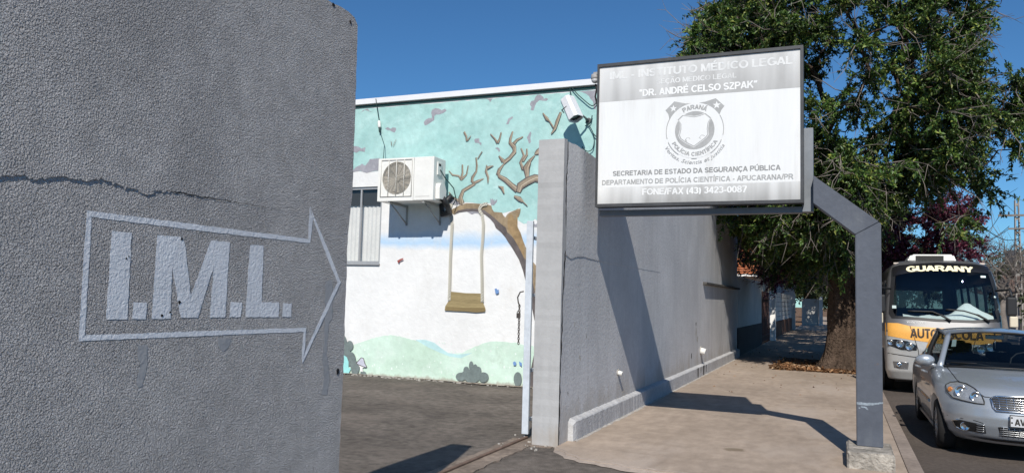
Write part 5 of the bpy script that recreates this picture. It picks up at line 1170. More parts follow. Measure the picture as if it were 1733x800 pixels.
cxx, czz = -1.507, 3.545
bm = nb(); sheet(bm, C_BADGE, fs, .0012); crest = obj("crest", bm, INKP, pan)
def disk(bm, cx, cz, rx, rz, d, mi=0, n=56): sheet(bm, [(cx+rx*math.cos(a), cz+rz*math.sin(a)) for a in np.linspace(0, 2*PI, n+1)[:-1]], fs, d, mi)
bm = nb(); disk(bm, cxx, czz, .318, .318, .0016); disk(bm, cxx, czz+.002, .222, .220, .0026, 1)
sheet(bm, C_SHIELD, fs, .0032); sheet(bm, [(cxx+(x-cxx)*.965, 3.545+(z-3.545)*.965) for x, z in C_SHIELD], fs, .0036, 1)
sheet(bm, [(cxx+(x-cxx)*.905, 3.545+(z-3.545)*.905) for x, z in C_SHIELD], fs, .0040)
for cx, cz, r in ((-1.750, 3.8148, .043), (-1.2627, 3.8207, .047)):
    sheet(bm, [(cx + (r if k % 2 == 0 else r*.42)*math.sin(k*PI/5), cz + (r if k % 2 == 0 else r*.42)*math.cos(k*PI/5)) for k in range(10)], fs, .0020)
def arc(bm, r, w, a0, a1, d, mi):
    stroke_sheet(bm, [(cxx+r*math.cos(a), czz+r*math.sin(a)) for a in np.linspace(a0, a1, 30)], w, fs, d, mi)
arc(bm, .322, .008, R(-12), R(30), .0046, 1); arc(bm, .322, .008, R(150), R(194), .0046, 1); arc(bm, .322, .008, R(202), R(236), .0046, 1); arc(bm, .322, .008, R(304), R(338), .0046, 1); arc(bm, .322, .008, R(264), R(275), .0046, 1)
arc_letters(bm, "PARANÁ", cxx, czz, .248, R(90), R(60), .050, fs, .0046, 1, 1)
arc_letters(bm, "POLÍCIA CIENTÍFICA", cxx, czz, .292, R(270), R(124), .044, fs, .0046, -1, 1)
arc_text(bm, "Veritas, Scientia et Justitia", cxx, czz, .385, R(270), R(122), .040, fs, .0046, -1, 1, 0, .25)
r_ = random.Random(2)
for (cx, cz) in ((-1.58, 3.44), (-1.42, 3.46)):       # worn remains of the picture in the shield
    for k in range(5):
        a = r_.uniform(0, 3); stroke_sheet(bm, [(cx+.03*math.cos(a+s)*r_.uniform(.6, 1.2), cz+.025*math.sin(a+s)) for s in (0, .5, 1, 1.6)], [.002, .006, .005, .001], fs, .0042+.0001*k, 1)
obj("emblem", bm, [PANELM, INKP], crest)

t = thing("sign_post", "slate blue steel post with slanted arm carrying the sign board", "post", (.28, 8.93, 0))
py0, py1 = 8.80, 9.04
def fx_(x, z, d): return (x, d, z)
sc = lambda p: (p[0]*1.0, p[1])
bm = nb()
prism(bm, [(.158, .185), (.402, .185), (.402, 2.46), (.386, 2.475), (.158, 2.345)], fx_, py0, py1); bmesh.ops.bevel(bm, geom=bm.edges[:], offset=.006, segments=2, affect='EDGES'); obj("upright", bm, POSTM, t)
bm = nb(); prism(bm, [(.1575, 2.348), (.383, 2.479), (-.250, 2.985), (-.250, 2.685)], fx_, py0+.003, py1-.003); bmesh.ops.bevel(bm, geom=bm.edges[:], offset=.005, segments=2, affect='EDGES'); obj("slanted_arm", bm, POSTM, t)
bm = nb(); box(bm, (-.365, py0+.135, 2.61), (-.252, py1+.03, 3.53), 0, .005); obj("bracket", bm, RAILM, t)
bm = nb(); box(bm, (-2.655, py0+.135, 2.60), (-.366, py1+.025, 2.668), 0, .004); box(bm, (-2.655, py0+.137, 3.36), (-.366, py1+.023, 3.42), 0, .004); obj("cross_beam", bm, RAILM, t)
bm = nb()
for q in ([(.16, .600), (.24, .597), (.33, .608), (.401, .628), (.401, .642), (.34, .632), (.26, .624), (.20, .628), (.16, .622)], [(.195, .585), (.235, .588), (.262, .572), (.268, .552), (.252, .556), (.240, .572), (.205, .574)], [(.172, .570), (.190, .572), (.186, .558)]):
    prism(bm, jag(q, .012, .003, True), lambda x, z, d: (x, py0-d, z), -.001, .0015)
obj("scraped_paint", bm, SCRAPE, t)
bm = nb(); box(bm, (.065, 8.42, -.05), (.485, 9.12, .185), 0, .02, 3)
for v in bm.verts: v.co += Vector((rnd.uniform(-.008, .008), rnd.uniform(-.008, .008), rnd.uniform(-.008, .008)))
obj("footing_block", bm, BLOCKM, t)
t = thing("dome_camera", "small grey dome camera on the upper left corner of the sign board", "camera", (-2.69, 8.86, 4.3))
bm = nb(); box(bm, (-2.72, 8.80, 4.30), (-2.668, 8.92, 4.33)); lathe(bm, [(0, .045), (.05, .052), (.06, .045)], (-2.71, 8.84, 4.31), (0, 0, -1), 18); obj("mount", bm, mat("grey_camera_shell", (.30, .29, .28), .5), t)
bm = nb(); lathe(bm, [(.061, .044), (.075, .044), (.095, .034), (.105, .018), (.107, 0)], (-2.71, 8.84, 4.31), (0, 0, -1), 18); obj("dome", bm, mat("pale_dome", (.5, .5, .5), .2, .6), t)
bm = nb(); tube(bm, [(-2.71, 8.86, 4.20), (-2.70, 8.88, 4.14), (-2.715, 8.88, 4.05), (-2.70, 8.9, 3.97), (-2.69, 8.92, 3.9)], .012, 6); obj("lead", bm, BLACKCABLE, t)
# ------------------------------------------------------------------ street tree in front and trees behind
tree("street_tree", "large dark green street tree with a flared trunk on the sidewalk beyond the sign", "tree", (.08, 20.8, 0),
     [(.05, 20.8, -.02), (.06, 20.8, .5), (.08, 20.8, 1.2), (.13, 20.8, 2.3), (.2, 20.75, 3.2), (.25, 20.7, 4.4), (.2, 20.8, 5.6)], [.37, .36, .35, .33, .30, .22, .14],
     [(.1, 20.5, 7.7, 3.3, 3.2, 4.0), (2.5, 19.9, 5.75, 1.45, 1.6, 1.35), (-2.2, 20.2, 7.6, 1.5, 1.9, 1.9), (-2.0, 20.3, 5.2, 1.2, 2.0, 1.6), (-.6, 19.9, 4.2, 1.5, 1.9, 1.2), (-.8, 22.5, 3.9, 1.8, 1.6, 1.1), (-1.9, 17.8, 7.2, 1.2, 1.3, 1.9), (-.1, 18.6, 4.3, 1.2, .9, .8)],
     940, 400, .102, GREENLEAF, BARK, 11, spread=.56, twig_keep=.6, inner=.6, r_tip=.0085, power=.42, twigs=8, bare=.55,
     extra=[(2.25, 19.8, 3.45), (2.6, 19.9, 3.7), (-.55, 20.0, 2.75), (-.3, 19.8, 3.0), (3.1, 19.9, 4.3), (-2.0, 24.0, 3.0), (-1.7, 24.3, 2.7), (-3.2, 19.5, 7.9), (-1.3, 21.0, 3.2), (-.3, 18.6, 3.4), (.2, 18.5, 3.5), (-.8, 19.2, 3.3), (-.2, 19.7, 2.6), (.15, 19.6, 2.75), (.35, 19.7, 2.8), (0, 19.3, 3.0), (-.5, 20.6, 2.6), (-1.1, 22, 2.7), (-.9, 23, 2.6)])
tree("red_leaf_tree", "wine red leaved tree standing behind the bus and the street tree", "tree", (1.6, 27.5, 0),
     [(1.6, 27.5, 0), (1.6, 27.5, 1.0), (1.5, 27.4, 2.2), (1.4, 27.4, 3.2)], [.18, .17, .15, .11],
     [(1.9, 26, 3.8, 2.1, 2.0, 1.35), (-1.2, 26.5, 3.6, 1.9, 1.8, 1.3)], 280, 230, .10, REDLEAF, BARK, 21, spread=.5, twig_keep=.2)
tree("shade_tree", "dull green tree farther along the sidewalk shading the white fence", "tree", (.35, 35, 0),
     [(.35, 35, 0), (.35, 35, 1.2), (.3, 35, 2.6), (.2, 35, 3.8)], [.22, .20, .18, .12],
     [(0, 35, 5.0, 2.6, 2.8, 2.0), (-.7, 31, 3.6, 1.5, 1.6, 1.0), (-1.6, 33.0, 3.8, 1.3, 2.4, 1.2), (-1.2, 38, 4.3, 2.2, 3, 1.6)], 300, 190, .15, DULLLEAF, BARK, 31, spread=.65, twig_keep=.2)
SH = bpy.data.objects["shade_tree"]  # copied below as added trees that darken the far sidewalk
for (dx, dy, s_, lb) in ((-.2, 13, 1.0, "dull green tree added to shade the far end of the white slatted fence"), (.3, 25, 1.1, "dull green tree added for shade in front of the pale end gate far down the sidewalk")):
    r2 = SH.copy(); COL.objects.link(r2); r2.location = (.35+dx, 35+dy, 0); r2.scale = (s_, s_, s_); r2["label"] = lb; r2["group"] = "sidewalk trees beyond the street tree"
    for ch in list(SH.children):
        c2 = ch.copy(); COL.objects.link(c2); c2.parent = r2
SH["group"] = "sidewalk trees beyond the street tree"; SH["label"] = "dull green sidewalk tree nearest beyond the big street tree, by the maroon gate"
tree("garden_tree", "dark green garden tree rising behind the white fence by the building", "tree", (-5.2, 28, 0),
     [(-5.2, 28, 0), (-5.2, 28, 1.2), (-5.1, 28, 2.4), (-5.0, 28, 3.4)], [.18, .16, .14, .1],
     [(-4.9, 28, 4.0, 1.5, 2.2, 1.2), (-3.9, 29, 3.7, 1.0, 1.6, .9)], 120, 170, .13, GREENLEAF, BARK, 41, spread=.5, twig_keep=.2)
tree("roadside_bush", "low dark bushy tree beside the utility pole beyond the bus", "tree", (11.6, 50, -.1),
     [(11.6, 50, -.1), (11.6, 50, .8), (11.5, 50, 1.6)], [.16, .14, .1],
     [(11.5, 50, 1.9, 2.2, 2.2, 1.7), (14.0, 51, 2.2, 2.0, 2, 1.8)], 90, 130, .18, DULLLEAF, BARK, 51, spread=.6, twig_keep=0)
FAR = tree("far_tree", "dark round tree at the far end of the street", "tree", (-3, 84, 0),
     [(-3, 84, 0), (-3, 84, 1.5), (-2.9, 84, 3), (-2.9, 84, 4)], [.3, .28, .24, .16],
     [(-3, 84, 4.6, 4.2, 3, 2.6), (-4.8, 84, 3.6, 2, 2, 1.6), (-1.4, 84, 3.6, 2, 2, 1.7)], 150, 120, .3, DULLLEAF, BARK, 61, spread=1.0, twig_keep=0, group="distant trees at the end of the street")
for k, (x, y, s_, lb) in enumerate(((7, 105, 1.35, "tall distant tree straight down the road behind the bus"), (-12, 92, 1.2, "distant tree behind the orange roofed house"), (19, 96, 1.1, "distant tree behind the low house at the right edge"), (0.5, 120, 1.3, "farthest tree closing the view along the sidewalk"))):
    r2 = FAR.copy(); COL.objects.link(r2); r2.location = (x, y, 0); r2.scale = (s_, s_, s_); r2["label"] = lb
    for ch in list(FAR.children):
        c2 = ch.copy(); COL.objects.link(c2); c2.parent = r2

def bare_tree(label, base, h, blobs, n, seed, group):
    rng = np.random.default_rng(seed)
    t = thing("bare_tree", label, "tree", base, group)
    x, y, z = base
    trunk = [(x, y, z), (x+.1, y, z+h*.15), (x, y, z+h*.32), (x+.1, y, z+h*.45)]
    ends = blob_points(rng, blobs, n, .3); nodes, par, w = skeleton(rng, trunk, ends)
    bm = nb(); tube(bm, trunk, [.2, .18, .16, .1], 10); obj("trunk", bm, TWIGBARK, t)
    obj("limbs", limbs_bm(nodes, par, w, .016, .45, len(trunk), 5, .12), TWIGBARK, t)
    bm = nb()
    for e in ends:
        for k in range(6):
            d = unit(rng.normal(0, .7, 3) + (e-np.array(trunk[-1]))*.12 + np.array([0, 0, .5])); L_ = rng.uniform(.4, 1.0)
            m = e + d*L_*.5 + rng.normal(0, .06, 3); tube(bm, [e, m, e + d*L_ + rng.normal(0, .1, 3)], [.012, .009, .005], 3, cap=False)
    obj("twigs", bm, TWIGBARK, t)
bare_tree("leafless grey tree seen just right of the bus roof", (7.6, 46, -.1), 5.2, [(7.2, 46, 3.7, 2.4, 2, 1.6)], 120, 5, "leafless trees beyond the bus")
bare_tree("leafless grey tree behind the utility pole at the right edge", (11.0, 60, -.1), 6, [(10.6, 60, 4.0, 3.2, 2.2, 1.9)], 130, 6, "leafless trees beyond the bus")

# ------------------------------------------------------------------ properties farther along
t = thing("white_fence_wall", "white plastered fence wall with a charcoal base next to the grey building", "wall", (XW, 28, 0))
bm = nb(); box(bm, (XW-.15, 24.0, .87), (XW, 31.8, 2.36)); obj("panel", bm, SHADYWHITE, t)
bm = nb(); box(bm, (XW-.16, 24.0, -.05), (XW+.02, 31.8, .868)); obj("base", bm, CHARCOAL, t)  # lower part in a darker colour than the panel
bm = nb(); box(bm, (XW-.2, 24.0, 2.362), (XW+.04, 31.8, 2.42), 0, .008); obj("coping", bm, WHITEPAINT, t)
t = thing("street_gate", "faded maroon metal gate between the white fence wall and the white pillar", "gate", (XW, 34, 0))
bm = nb()
for y in np.arange(31.9, 35.7, .16): box(bm, (XW-.06, y, .1), (XW-.03, y+.09, 2.1))
obj("slats", bm, MAROON, t)
bm = nb(); box(bm, (XW-.029, 31.9, .3), (XW, 35.7, .36)); box(bm, (XW-.029, 31.9, 1.8), (XW, 35.7, 1.86)); obj("rails", bm, MAROON, t)
t = thing("white_pillar", "slim white gate pillar standing between the maroon gate and the slatted fence", "pillar", (XW+.1, 36, 0))
bm = nb(); box(bm, (XW, 35.8, -.05), (XW+.22, 36.2, 2.24), 0, .01); obj("shaft", bm, WHITEPAINT, t)
bm = nb(); box(bm, (XW-.03, 35.77, 2.241), (XW+.25, 36.23, 2.30), 0, .01); obj("cap", bm, WHITEPAINT, t)
t = thing("slatted_fence", "white horizontal slat fence on a dark brick base beyond the white pillar", "fence", (XW, 44, 0))
bm = nb(); box(bm, (XW-.18, 36.3, -.05), (XW, 53, .75)); obj("brick_base", bm, BRICK, t)
bm = nb()
for z in np.arange(.78, 2.1, .24): box(bm, (XW-.08, 36.3, z), (XW-.04, 53, z+.215))
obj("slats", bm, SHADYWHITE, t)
for y in (40.5, 44.7, 48.9, 52.9):
    bm = nb(); box(bm, (XW-.14, y-.06, .751), (XW-.081, y+.06, 2.2)); obj("post", bm, WHITEPAINT, t)
t = thing("white_porch_wall", "tall white porch wall behind the slatted fence under the orange roof", "wall", (-3.6, 54, 0))
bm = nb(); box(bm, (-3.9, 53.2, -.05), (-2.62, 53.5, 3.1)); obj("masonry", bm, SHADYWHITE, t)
bm = nb(); box(bm, (-3.5, 53.17, .1), (-2.95, 53.195, 2.1)); obj("door", bm, CHARCOAL, t)
t = thing("end_gate", "pale grey solid gate across the far end of the shaded sidewalk", "gate", (-1.9, 66, 0))
bm = nb(); box(bm, (-2.75, 66, .05), (-1.5, 66.06, 2.1)); obj("leaf", bm, mat("pale_gate_paint", (.34, .33, .31), .8, stain=(2, .2)), t)
bm = nb(); box(bm, (-1.48, 65.95, 0), (-1.2, 66.2, 2.3)); obj("pillar", bm, SHADYWHITE, t)
t = thing("tiled_house", "low cream house with an orange clay tile roof behind the white fences", "house", (-6.5, 46, 0))
bm = nb(); box(bm, (-10, 41.5, 0), (-3.6, 50, 3.1)); obj("walls", bm, CREAM, t)
bm = nb(); rows = 13
for s_ in (0, 1):
    for i in range(rows):
        u0 = i/rows; u1 = (i+1.12)/rows
        ya = 41.0 + 4.7*u0 if s_ == 0 else 50.5 - 4.7*u0; yb = 41.0 + 4.7*u1 if s_ == 0 else 50.5 - 4.7*u1
        za = 3.05 + 1.75*u0 + .05; zb = 3.05 + 1.75*u1
        P = [[], []]
        for k in range(61):
            x = -10.4 + 7.2*k/60; w_ = .035*abs(math.sin(k*PI/4)); P[0].append((x, ya, za+w_)); P[1].append((x, yb, zb+w_))
        grid_patch(bm, P)
obj("roof", bm, TILE, t)
bm = nb(); box(bm, (-10.3, 41.05, 2.98), (-3.3, 41.1, 3.09)); obj("fascia_board", bm, WHITEPAINT, t)
bm = nb(); box(bm, (-5.2, 41.47, 1.1), (-4.2, 41.51, 2.2)); w_ = obj("window", bm, WHITEPAINT, t)
bm = nb(); box(bm, (-5.12, 41.455, 1.18), (-4.28, 41.468, 2.12)); obj("pane", bm, BUSGLASS, w_)
t = thing("low_house", "pale low house across the street seen past the bus mirror", "house", (15, 64, 0))
bm = nb(); box(bm, (11.8, 64, -.2), (20, 72, 2.6)); obj("walls", bm, mat("grey_house_paint", (.30, .28, .26), .9), t)
bm = nb(); prism(bm, [(63.4, 2.601), (72.6, 2.601), (68, 4.2)], lambda y, z, d: (d, y, z), 11.3, 20.5); obj("roof", bm, mat("dark_tile", (.14, .085, .065), .9, stain=(2, .2)), t)
bm = nb(); box(bm, (13, 63.95, .9), (14.2, 63.99, 1.9)); obj("window", bm, BUSGLASS, t)

# ------------------------------------------------------------------ utility pole and lines
t = thing("utility_pole", "concrete utility pole with ladder openings and cluttered cables at the right edge", "utility pole", (10.0, 55, 0))
bm = nb(); X0 = 9.98
for s_ in (-1, 1): prism(bm, [(X0+s_*.21, -.2), (X0+s_*.12, -.2), (X0+s_*.06, 8.3), (X0+s_*.12, 8.3)], lambda x, z, d: (x, d, z), 54.88, 55.12)
for z in np.arange(.3, 8.2, .85): box(bm, (X0-.12, 54.93, z), (X0+.12, 55.07, z+.16))
obj("shaft", bm, POLEM, t)
bm = nb(); box(bm, (X0-1.0, 54.80, 7.3), (X0+1.0, 54.878, 7.42)); box(bm, (X0-.5, 54.80, 6.5), (X0+.5, 54.878, 6.6)); obj("crossarm", bm, TWIGBARK, t)
for x in (-.9, -.45, .45, .9):
    bm = nb(); lathe(bm, [(0, .03), (.05, .06), (.08, .04), (.13, .055), (.18, .02)], (X0+x, 54.84, 7.421), (0, 0, 1), 10); obj("insulator", bm, CHARCOAL, t)
bm = nb(); lathe(bm, [(0, .26), (.05, .29), (.75, .29), (.8, .24)], (X0-.45, 54.7, 4.4), (0, 0, 1), 16); obj("transformer", bm, CHARCOAL, t)
bm = nb(); tube(bm, [(X0+.1, 54.85, 4.9), (X0+.25, 54.3, 5.1), (X0+.32, 53.9, 5.05)], .03, 6); lathe(bm, [(0, .05), (.1, .14), (.2, .12)], (X0+.32, 53.95, 5.05), (0, -1, -.4), 12); obj("street_lamp", bm, GALV, t)
bm = nb(); r_ = random.Random(4)
for i in range(9):
    z = r_.uniform(5.0, 7.1); a = r_.uniform(0, 6.28)
    tube(bm, [(X0+.14*math.cos(a+k*.7), 55+.2*math.sin(a+k*.7), z-.07*k+.05*math.sin(k*2)) for k in range(10)], .022, 5)
obj("coiled_cable", bm, BLACKCABLE, t)
def wire(a, b, sag, r, label):
    t = [Vector(a)+(Vector(b)-Vector(a))*k/24 - Vector((0, 0, sag*4*(k/24)*(1-k/24))) for k in range(25)]
    bm = nb(); tube(bm, t, r, 5); tag(obj("power_line", bm, BLACKCABLE), label, "power line", "power lines at the utility pole")
wire((X0-.1, 54.9, 5.93), (3.2, 26, 4.9), .5, .02, "thick dark line sloping from the pole up into the tree crown")
wire((X0-.9, 54.8, 7.45), (13.5, 95, 10.0), .7, .018, "uppermost power line running left from the pole crossarm")
wire((X0-.45, 54.8, 6.7), (12.7, 95, 9.3), .7, .018, "second power line below the crossarm end")
wire((X0-.45, 54.8, 6.55), (10.9, 95, 8.1), .6, .018, "long power line reaching farthest left above the leafless tree")
wire((X0-.2, 54.9, 5.6), (11.8, 80, 5.4), .5, .016, "lower slack line just above the leafless tree")
wire((X0+.2, 54.9, 6.4), (22, 60, 6.6), .3, .016, "line leaving the pole to the right edge")
# ------------------------------------------------------------------ vehicles
SILVER = mat("silver_metallic_paint", (.37, .405, .445), .34, .5, metal=.45, stain=(1.5, .04), grain=(400, .06), coat=.8)
BUSGREY = mat("graphite_bus_paint", (.13, .128, .13), .4, .5, metal=.3, stain=(1.5, .08), grain=(20, .04), coat=.4)
BUSSILVER = mat("dusty_silver_bus_paint", (.46, .46, .45), .42, .5, metal=.3, stain=(1.6, .08), grain=(18, .04), coat=.3)
ORANGE = mat("orange_bus_band", (.72, .36, .075), .45, .4, stain=(2, .06))
BAND_DARK = mat("dark_brown_lettering", (.055, .038, .028), .6, .3)
YELLOWTXT = mat("pale_yellow_lettering", (.86, .78, .52), .6, .3)
BLACKFILM = mat("black_windscreen_film", (.012, .012, .014), .25, .5)
CHROME = mat("lamp_chrome", (.80, .81, .82), .16, .5, metal=1.0, stain=(20, .06), grain=(60, .05))
SATIN = mat("satin_trim", (.48, .49, .50), .3, .5, metal=.8)
LAMPBASE = mat("silver_lamp_bowl", (.50, .51, .53), .35, .5, metal=.5, stain=(14, .25), grain=(50, .2))
AMBER = mat("amber_lens", (.55, .20, .05), .3, .5)
SEATM = mat("charcoal_seat_cloth", (.035, .036, .04), .9, .1)
CLOTH = mat("white_sunshade_cloth", (.74, .80, .76), .85, .2, stain=(5, .06))
PLATEM = mat("grey_number_plate", (.55, .56, .58), .5, .4)
STICK = mat("pale_sticker", (.58, .68, .66), .6, .3)
ALLOY = mat("alloy_wheel", (.34, .345, .35), .4, .5, metal=.6, stain=(8, .15))

CAR = dict(cx=1.95, cy=10.3, cz=-.12, n=2.5, a=1.0, S=[(.20,.78,.16),(.28,.83,.07),(.40,.855,.015),(.50,.86,0),(.60,.862,.025),(.68,.862,.07),(.75,.86,.12),(.80,.855,.17),(.85,.845,.33),(.90,.825,.58),(.94,.80,.82),(.97,.775,1.02),(1.0,.74,1.2)])
def car_rear(z): return float(np.interp(z, [.2, .3, .5, .9, 1.0], [4.42, 4.52, 4.55, 4.48, 4.30]))
def W(V, x, y, z): return Vector((V['cx']+x, V['cy']+y, V['cz']+z))

def carve(o, cutters):
    for c in cutters:
        m = o.modifiers.new("cut", 'BOOLEAN'); m.operation = 'DIFFERENCE'; m.object = c; m.solver = 'EXACT'
    bpy.context.view_layer.update()
    me = bpy.data.meshes.new_from_object(o.evaluated_get(bpy.context.evaluated_depsgraph_get()))
    o.modifiers.clear(); old = o.data; o.data = me; me.name = o.name; bpy.data.meshes.remove(old)
    for c in cutters: bpy.data.objects.remove(c)

def wheel(V, x, y, r, w, parent, spokes=9):
    s = 1 if x > 0 else -1
    c = W(V, x, y, r)
    e = bpy.data.objects.new("wheel", None); COL.objects.link(e); e.parent = parent; e.location = c - ORIG[parent.name]
    ORIG[e.name] = c
    bm = nb(); lathe(bm, [(-w/2, r*.62), (-w/2, r*.9), (-w*.36, r*.985), (-w*.2, r), (w*.2, r), (w*.36, r*.985), (w/2, r*.9), (w/2, r*.64), (w*.3, r*.62)], c, (s, 0, 0), 40, caps=False)
    obj("tyre", bm, RUBBER, e)
    bm = nb(); lathe(bm, [(-w*.4, r*.63), (w*.42, r*.63), (w*.47, r*.66), (w*.44, r*.60), (w*.1, r*.56)], c, (s, 0, 0), 32, caps=False)
    for k in range(spokes):
        a = 2*PI*k/spokes; u = Vector((0, math.cos(a), math.sin(a)))
        tube(bm, [c + Vector((s*w*.40, 0, 0)) + u*r*.12, c + Vector((s*w*.38, 0, 0)) + u*r*.36, c + Vector((s*w*.40, 0, 0)) + u*r*.62], [r*.055, r*.05, r*.06], 6)
    lathe(bm, [(w*.30, r*.2), (w*.45, r*.17), (w*.47, 0.001)], c, (s, 0, 0), 16)
    obj("rim", bm, ALLOY, e)
    bm = nb(); lathe(bm, [(w*.0, r*.5), (w*.02, r*.5)], c, (s, 0, 0), 20); obj("brake_disc", bm, DARKIN, e)

# ---- silver sedan
t = thing("parked_car", "silver four-door sedan parked at the kerb in front of the bus", "car", (1.95, 12.5, -.12))
bm = slice_shell(CAR, car_rear, 3.2, .7, 96, .022)
CB = BVHTree.FromBMesh(bm)
top = max(bm.faces, key=lambda f: f.calc_center_median().z if len(f.verts) > 4 else -9); top.material_index = 1; top.smooth = False
body = obj("body", bm, [SILVER, SEATM], t)
cuts = []
for (y, s) in ((.86, 1), (.86, -1), (3.46, 1), (3.46, -1)):
    b2 = nb(); lathe(b2, [(0, .355), (.5, .355)], W(CAR, s*.60, y, .31), (s, 0, 0), 48); cuts.append(obj("cutter", b2, DARKIN))
carve(body, cuts)
bm = nb(); box(bm, W(CAR, -.62, .5, .18), W(CAR, .62, 4.1, .3)); obj("underbody", bm, DARKIN, t)
for (y, s) in ((.86, 1), (.86, -1), (3.46, 1), (3.46, -1)):
    wheel(CAR, s*.745, y, .305, .20, t)
    bm = nb(); pts = [W(CAR, s*.85, y+.358*math.cos(a), .31+.358*math.sin(a)) for a in np.linspace(-.25, PI+.25, 24)]
# greenhouse
rows = [(1.93, 1.418, .565), (2.1, 1.445, .585), (2.4, 1.472, .61), (2.8, 1.475, .612), (3.15, 1.445, .595), (3.42, 1.375, .56)]
def roof_pt(u, k):
    y0, zc, w = rows[k]; bow = (.10 if k == 0 else .05 if k == 1 else -.05 if k == 5 else 0)
    return W(CAR, u*w, y0 + bow*u*u, zc - .055*abs(u)**2.4)
us = np.linspace(-1, 1, 17)
bm = nb(); grid_patch(bm, [[roof_pt(u, k) for u in us] for k in range(6)])
roof = obj("roof", bm, SILVER, t)
ss = roof.modifiers.new("smooth", 'SUBSURF'); ss.levels = 1; ss.render_levels = 2
def ws_base(u): return W(CAR, u*.735, 1.06 + .33*abs(u)**2.2, 1.0 - .03*u*u)
def rs_base(u): return W(CAR, u*.66, 4.10 - .12*u*u, 1.035)
def patch(fa, fb, us, n, bulge, d):
    return [[fa(u)*(1-k/n) + fb(u)*(k/n) + Vector(d)*bulge*math.sin(PI*k/n) for u in us] for k in range(n+1)]
ug = np.linspace(-.955, .955, 15)
bm = nb(); grid_patch(bm, patch(ws_base, lambda u: roof_pt(u, 0), ug, 8, .022, (0, -.6, .8))); obj("windscreen", bm, CARGLASS, t)
bm = nb(); grid_patch(bm, patch(rs_base, lambda u: roof_pt(u, 5), np.linspace(-.93, .93, 15), 8, .03, (0, .6, .8))); obj("rear_window", bm, CARGLASS, t)
bm = nb()   # dark ceramic edge of the windscreen
for f_ in (lambda u: ws_base(u)*1.0, lambda u: roof_pt(u, 0)):
    tube(bm, [f_(u) + Vector((0, -.004, .004)) for u in ug], .012, 6)
obj("screen_seal", bm, BLACK, t)
def belt(y): return float(np.interp(y, [1.36, 2.2, 3.2, 3.9], [.742, .775, .772, .70])), float(np.interp(y, [1.36, 2.2, 3.2, 3.9], [.965, .972, .985, 1.03]))
def rail(v):   # 0..1 along the roof edge, front to rear
    k = v*5; i = min(int(k), 4); f_ = k-i; a = roof_pt(1, i); b = roof_pt(1, i+1); p = a + (b-a)*f_
    return p - W(CAR, 0, 0, 0)
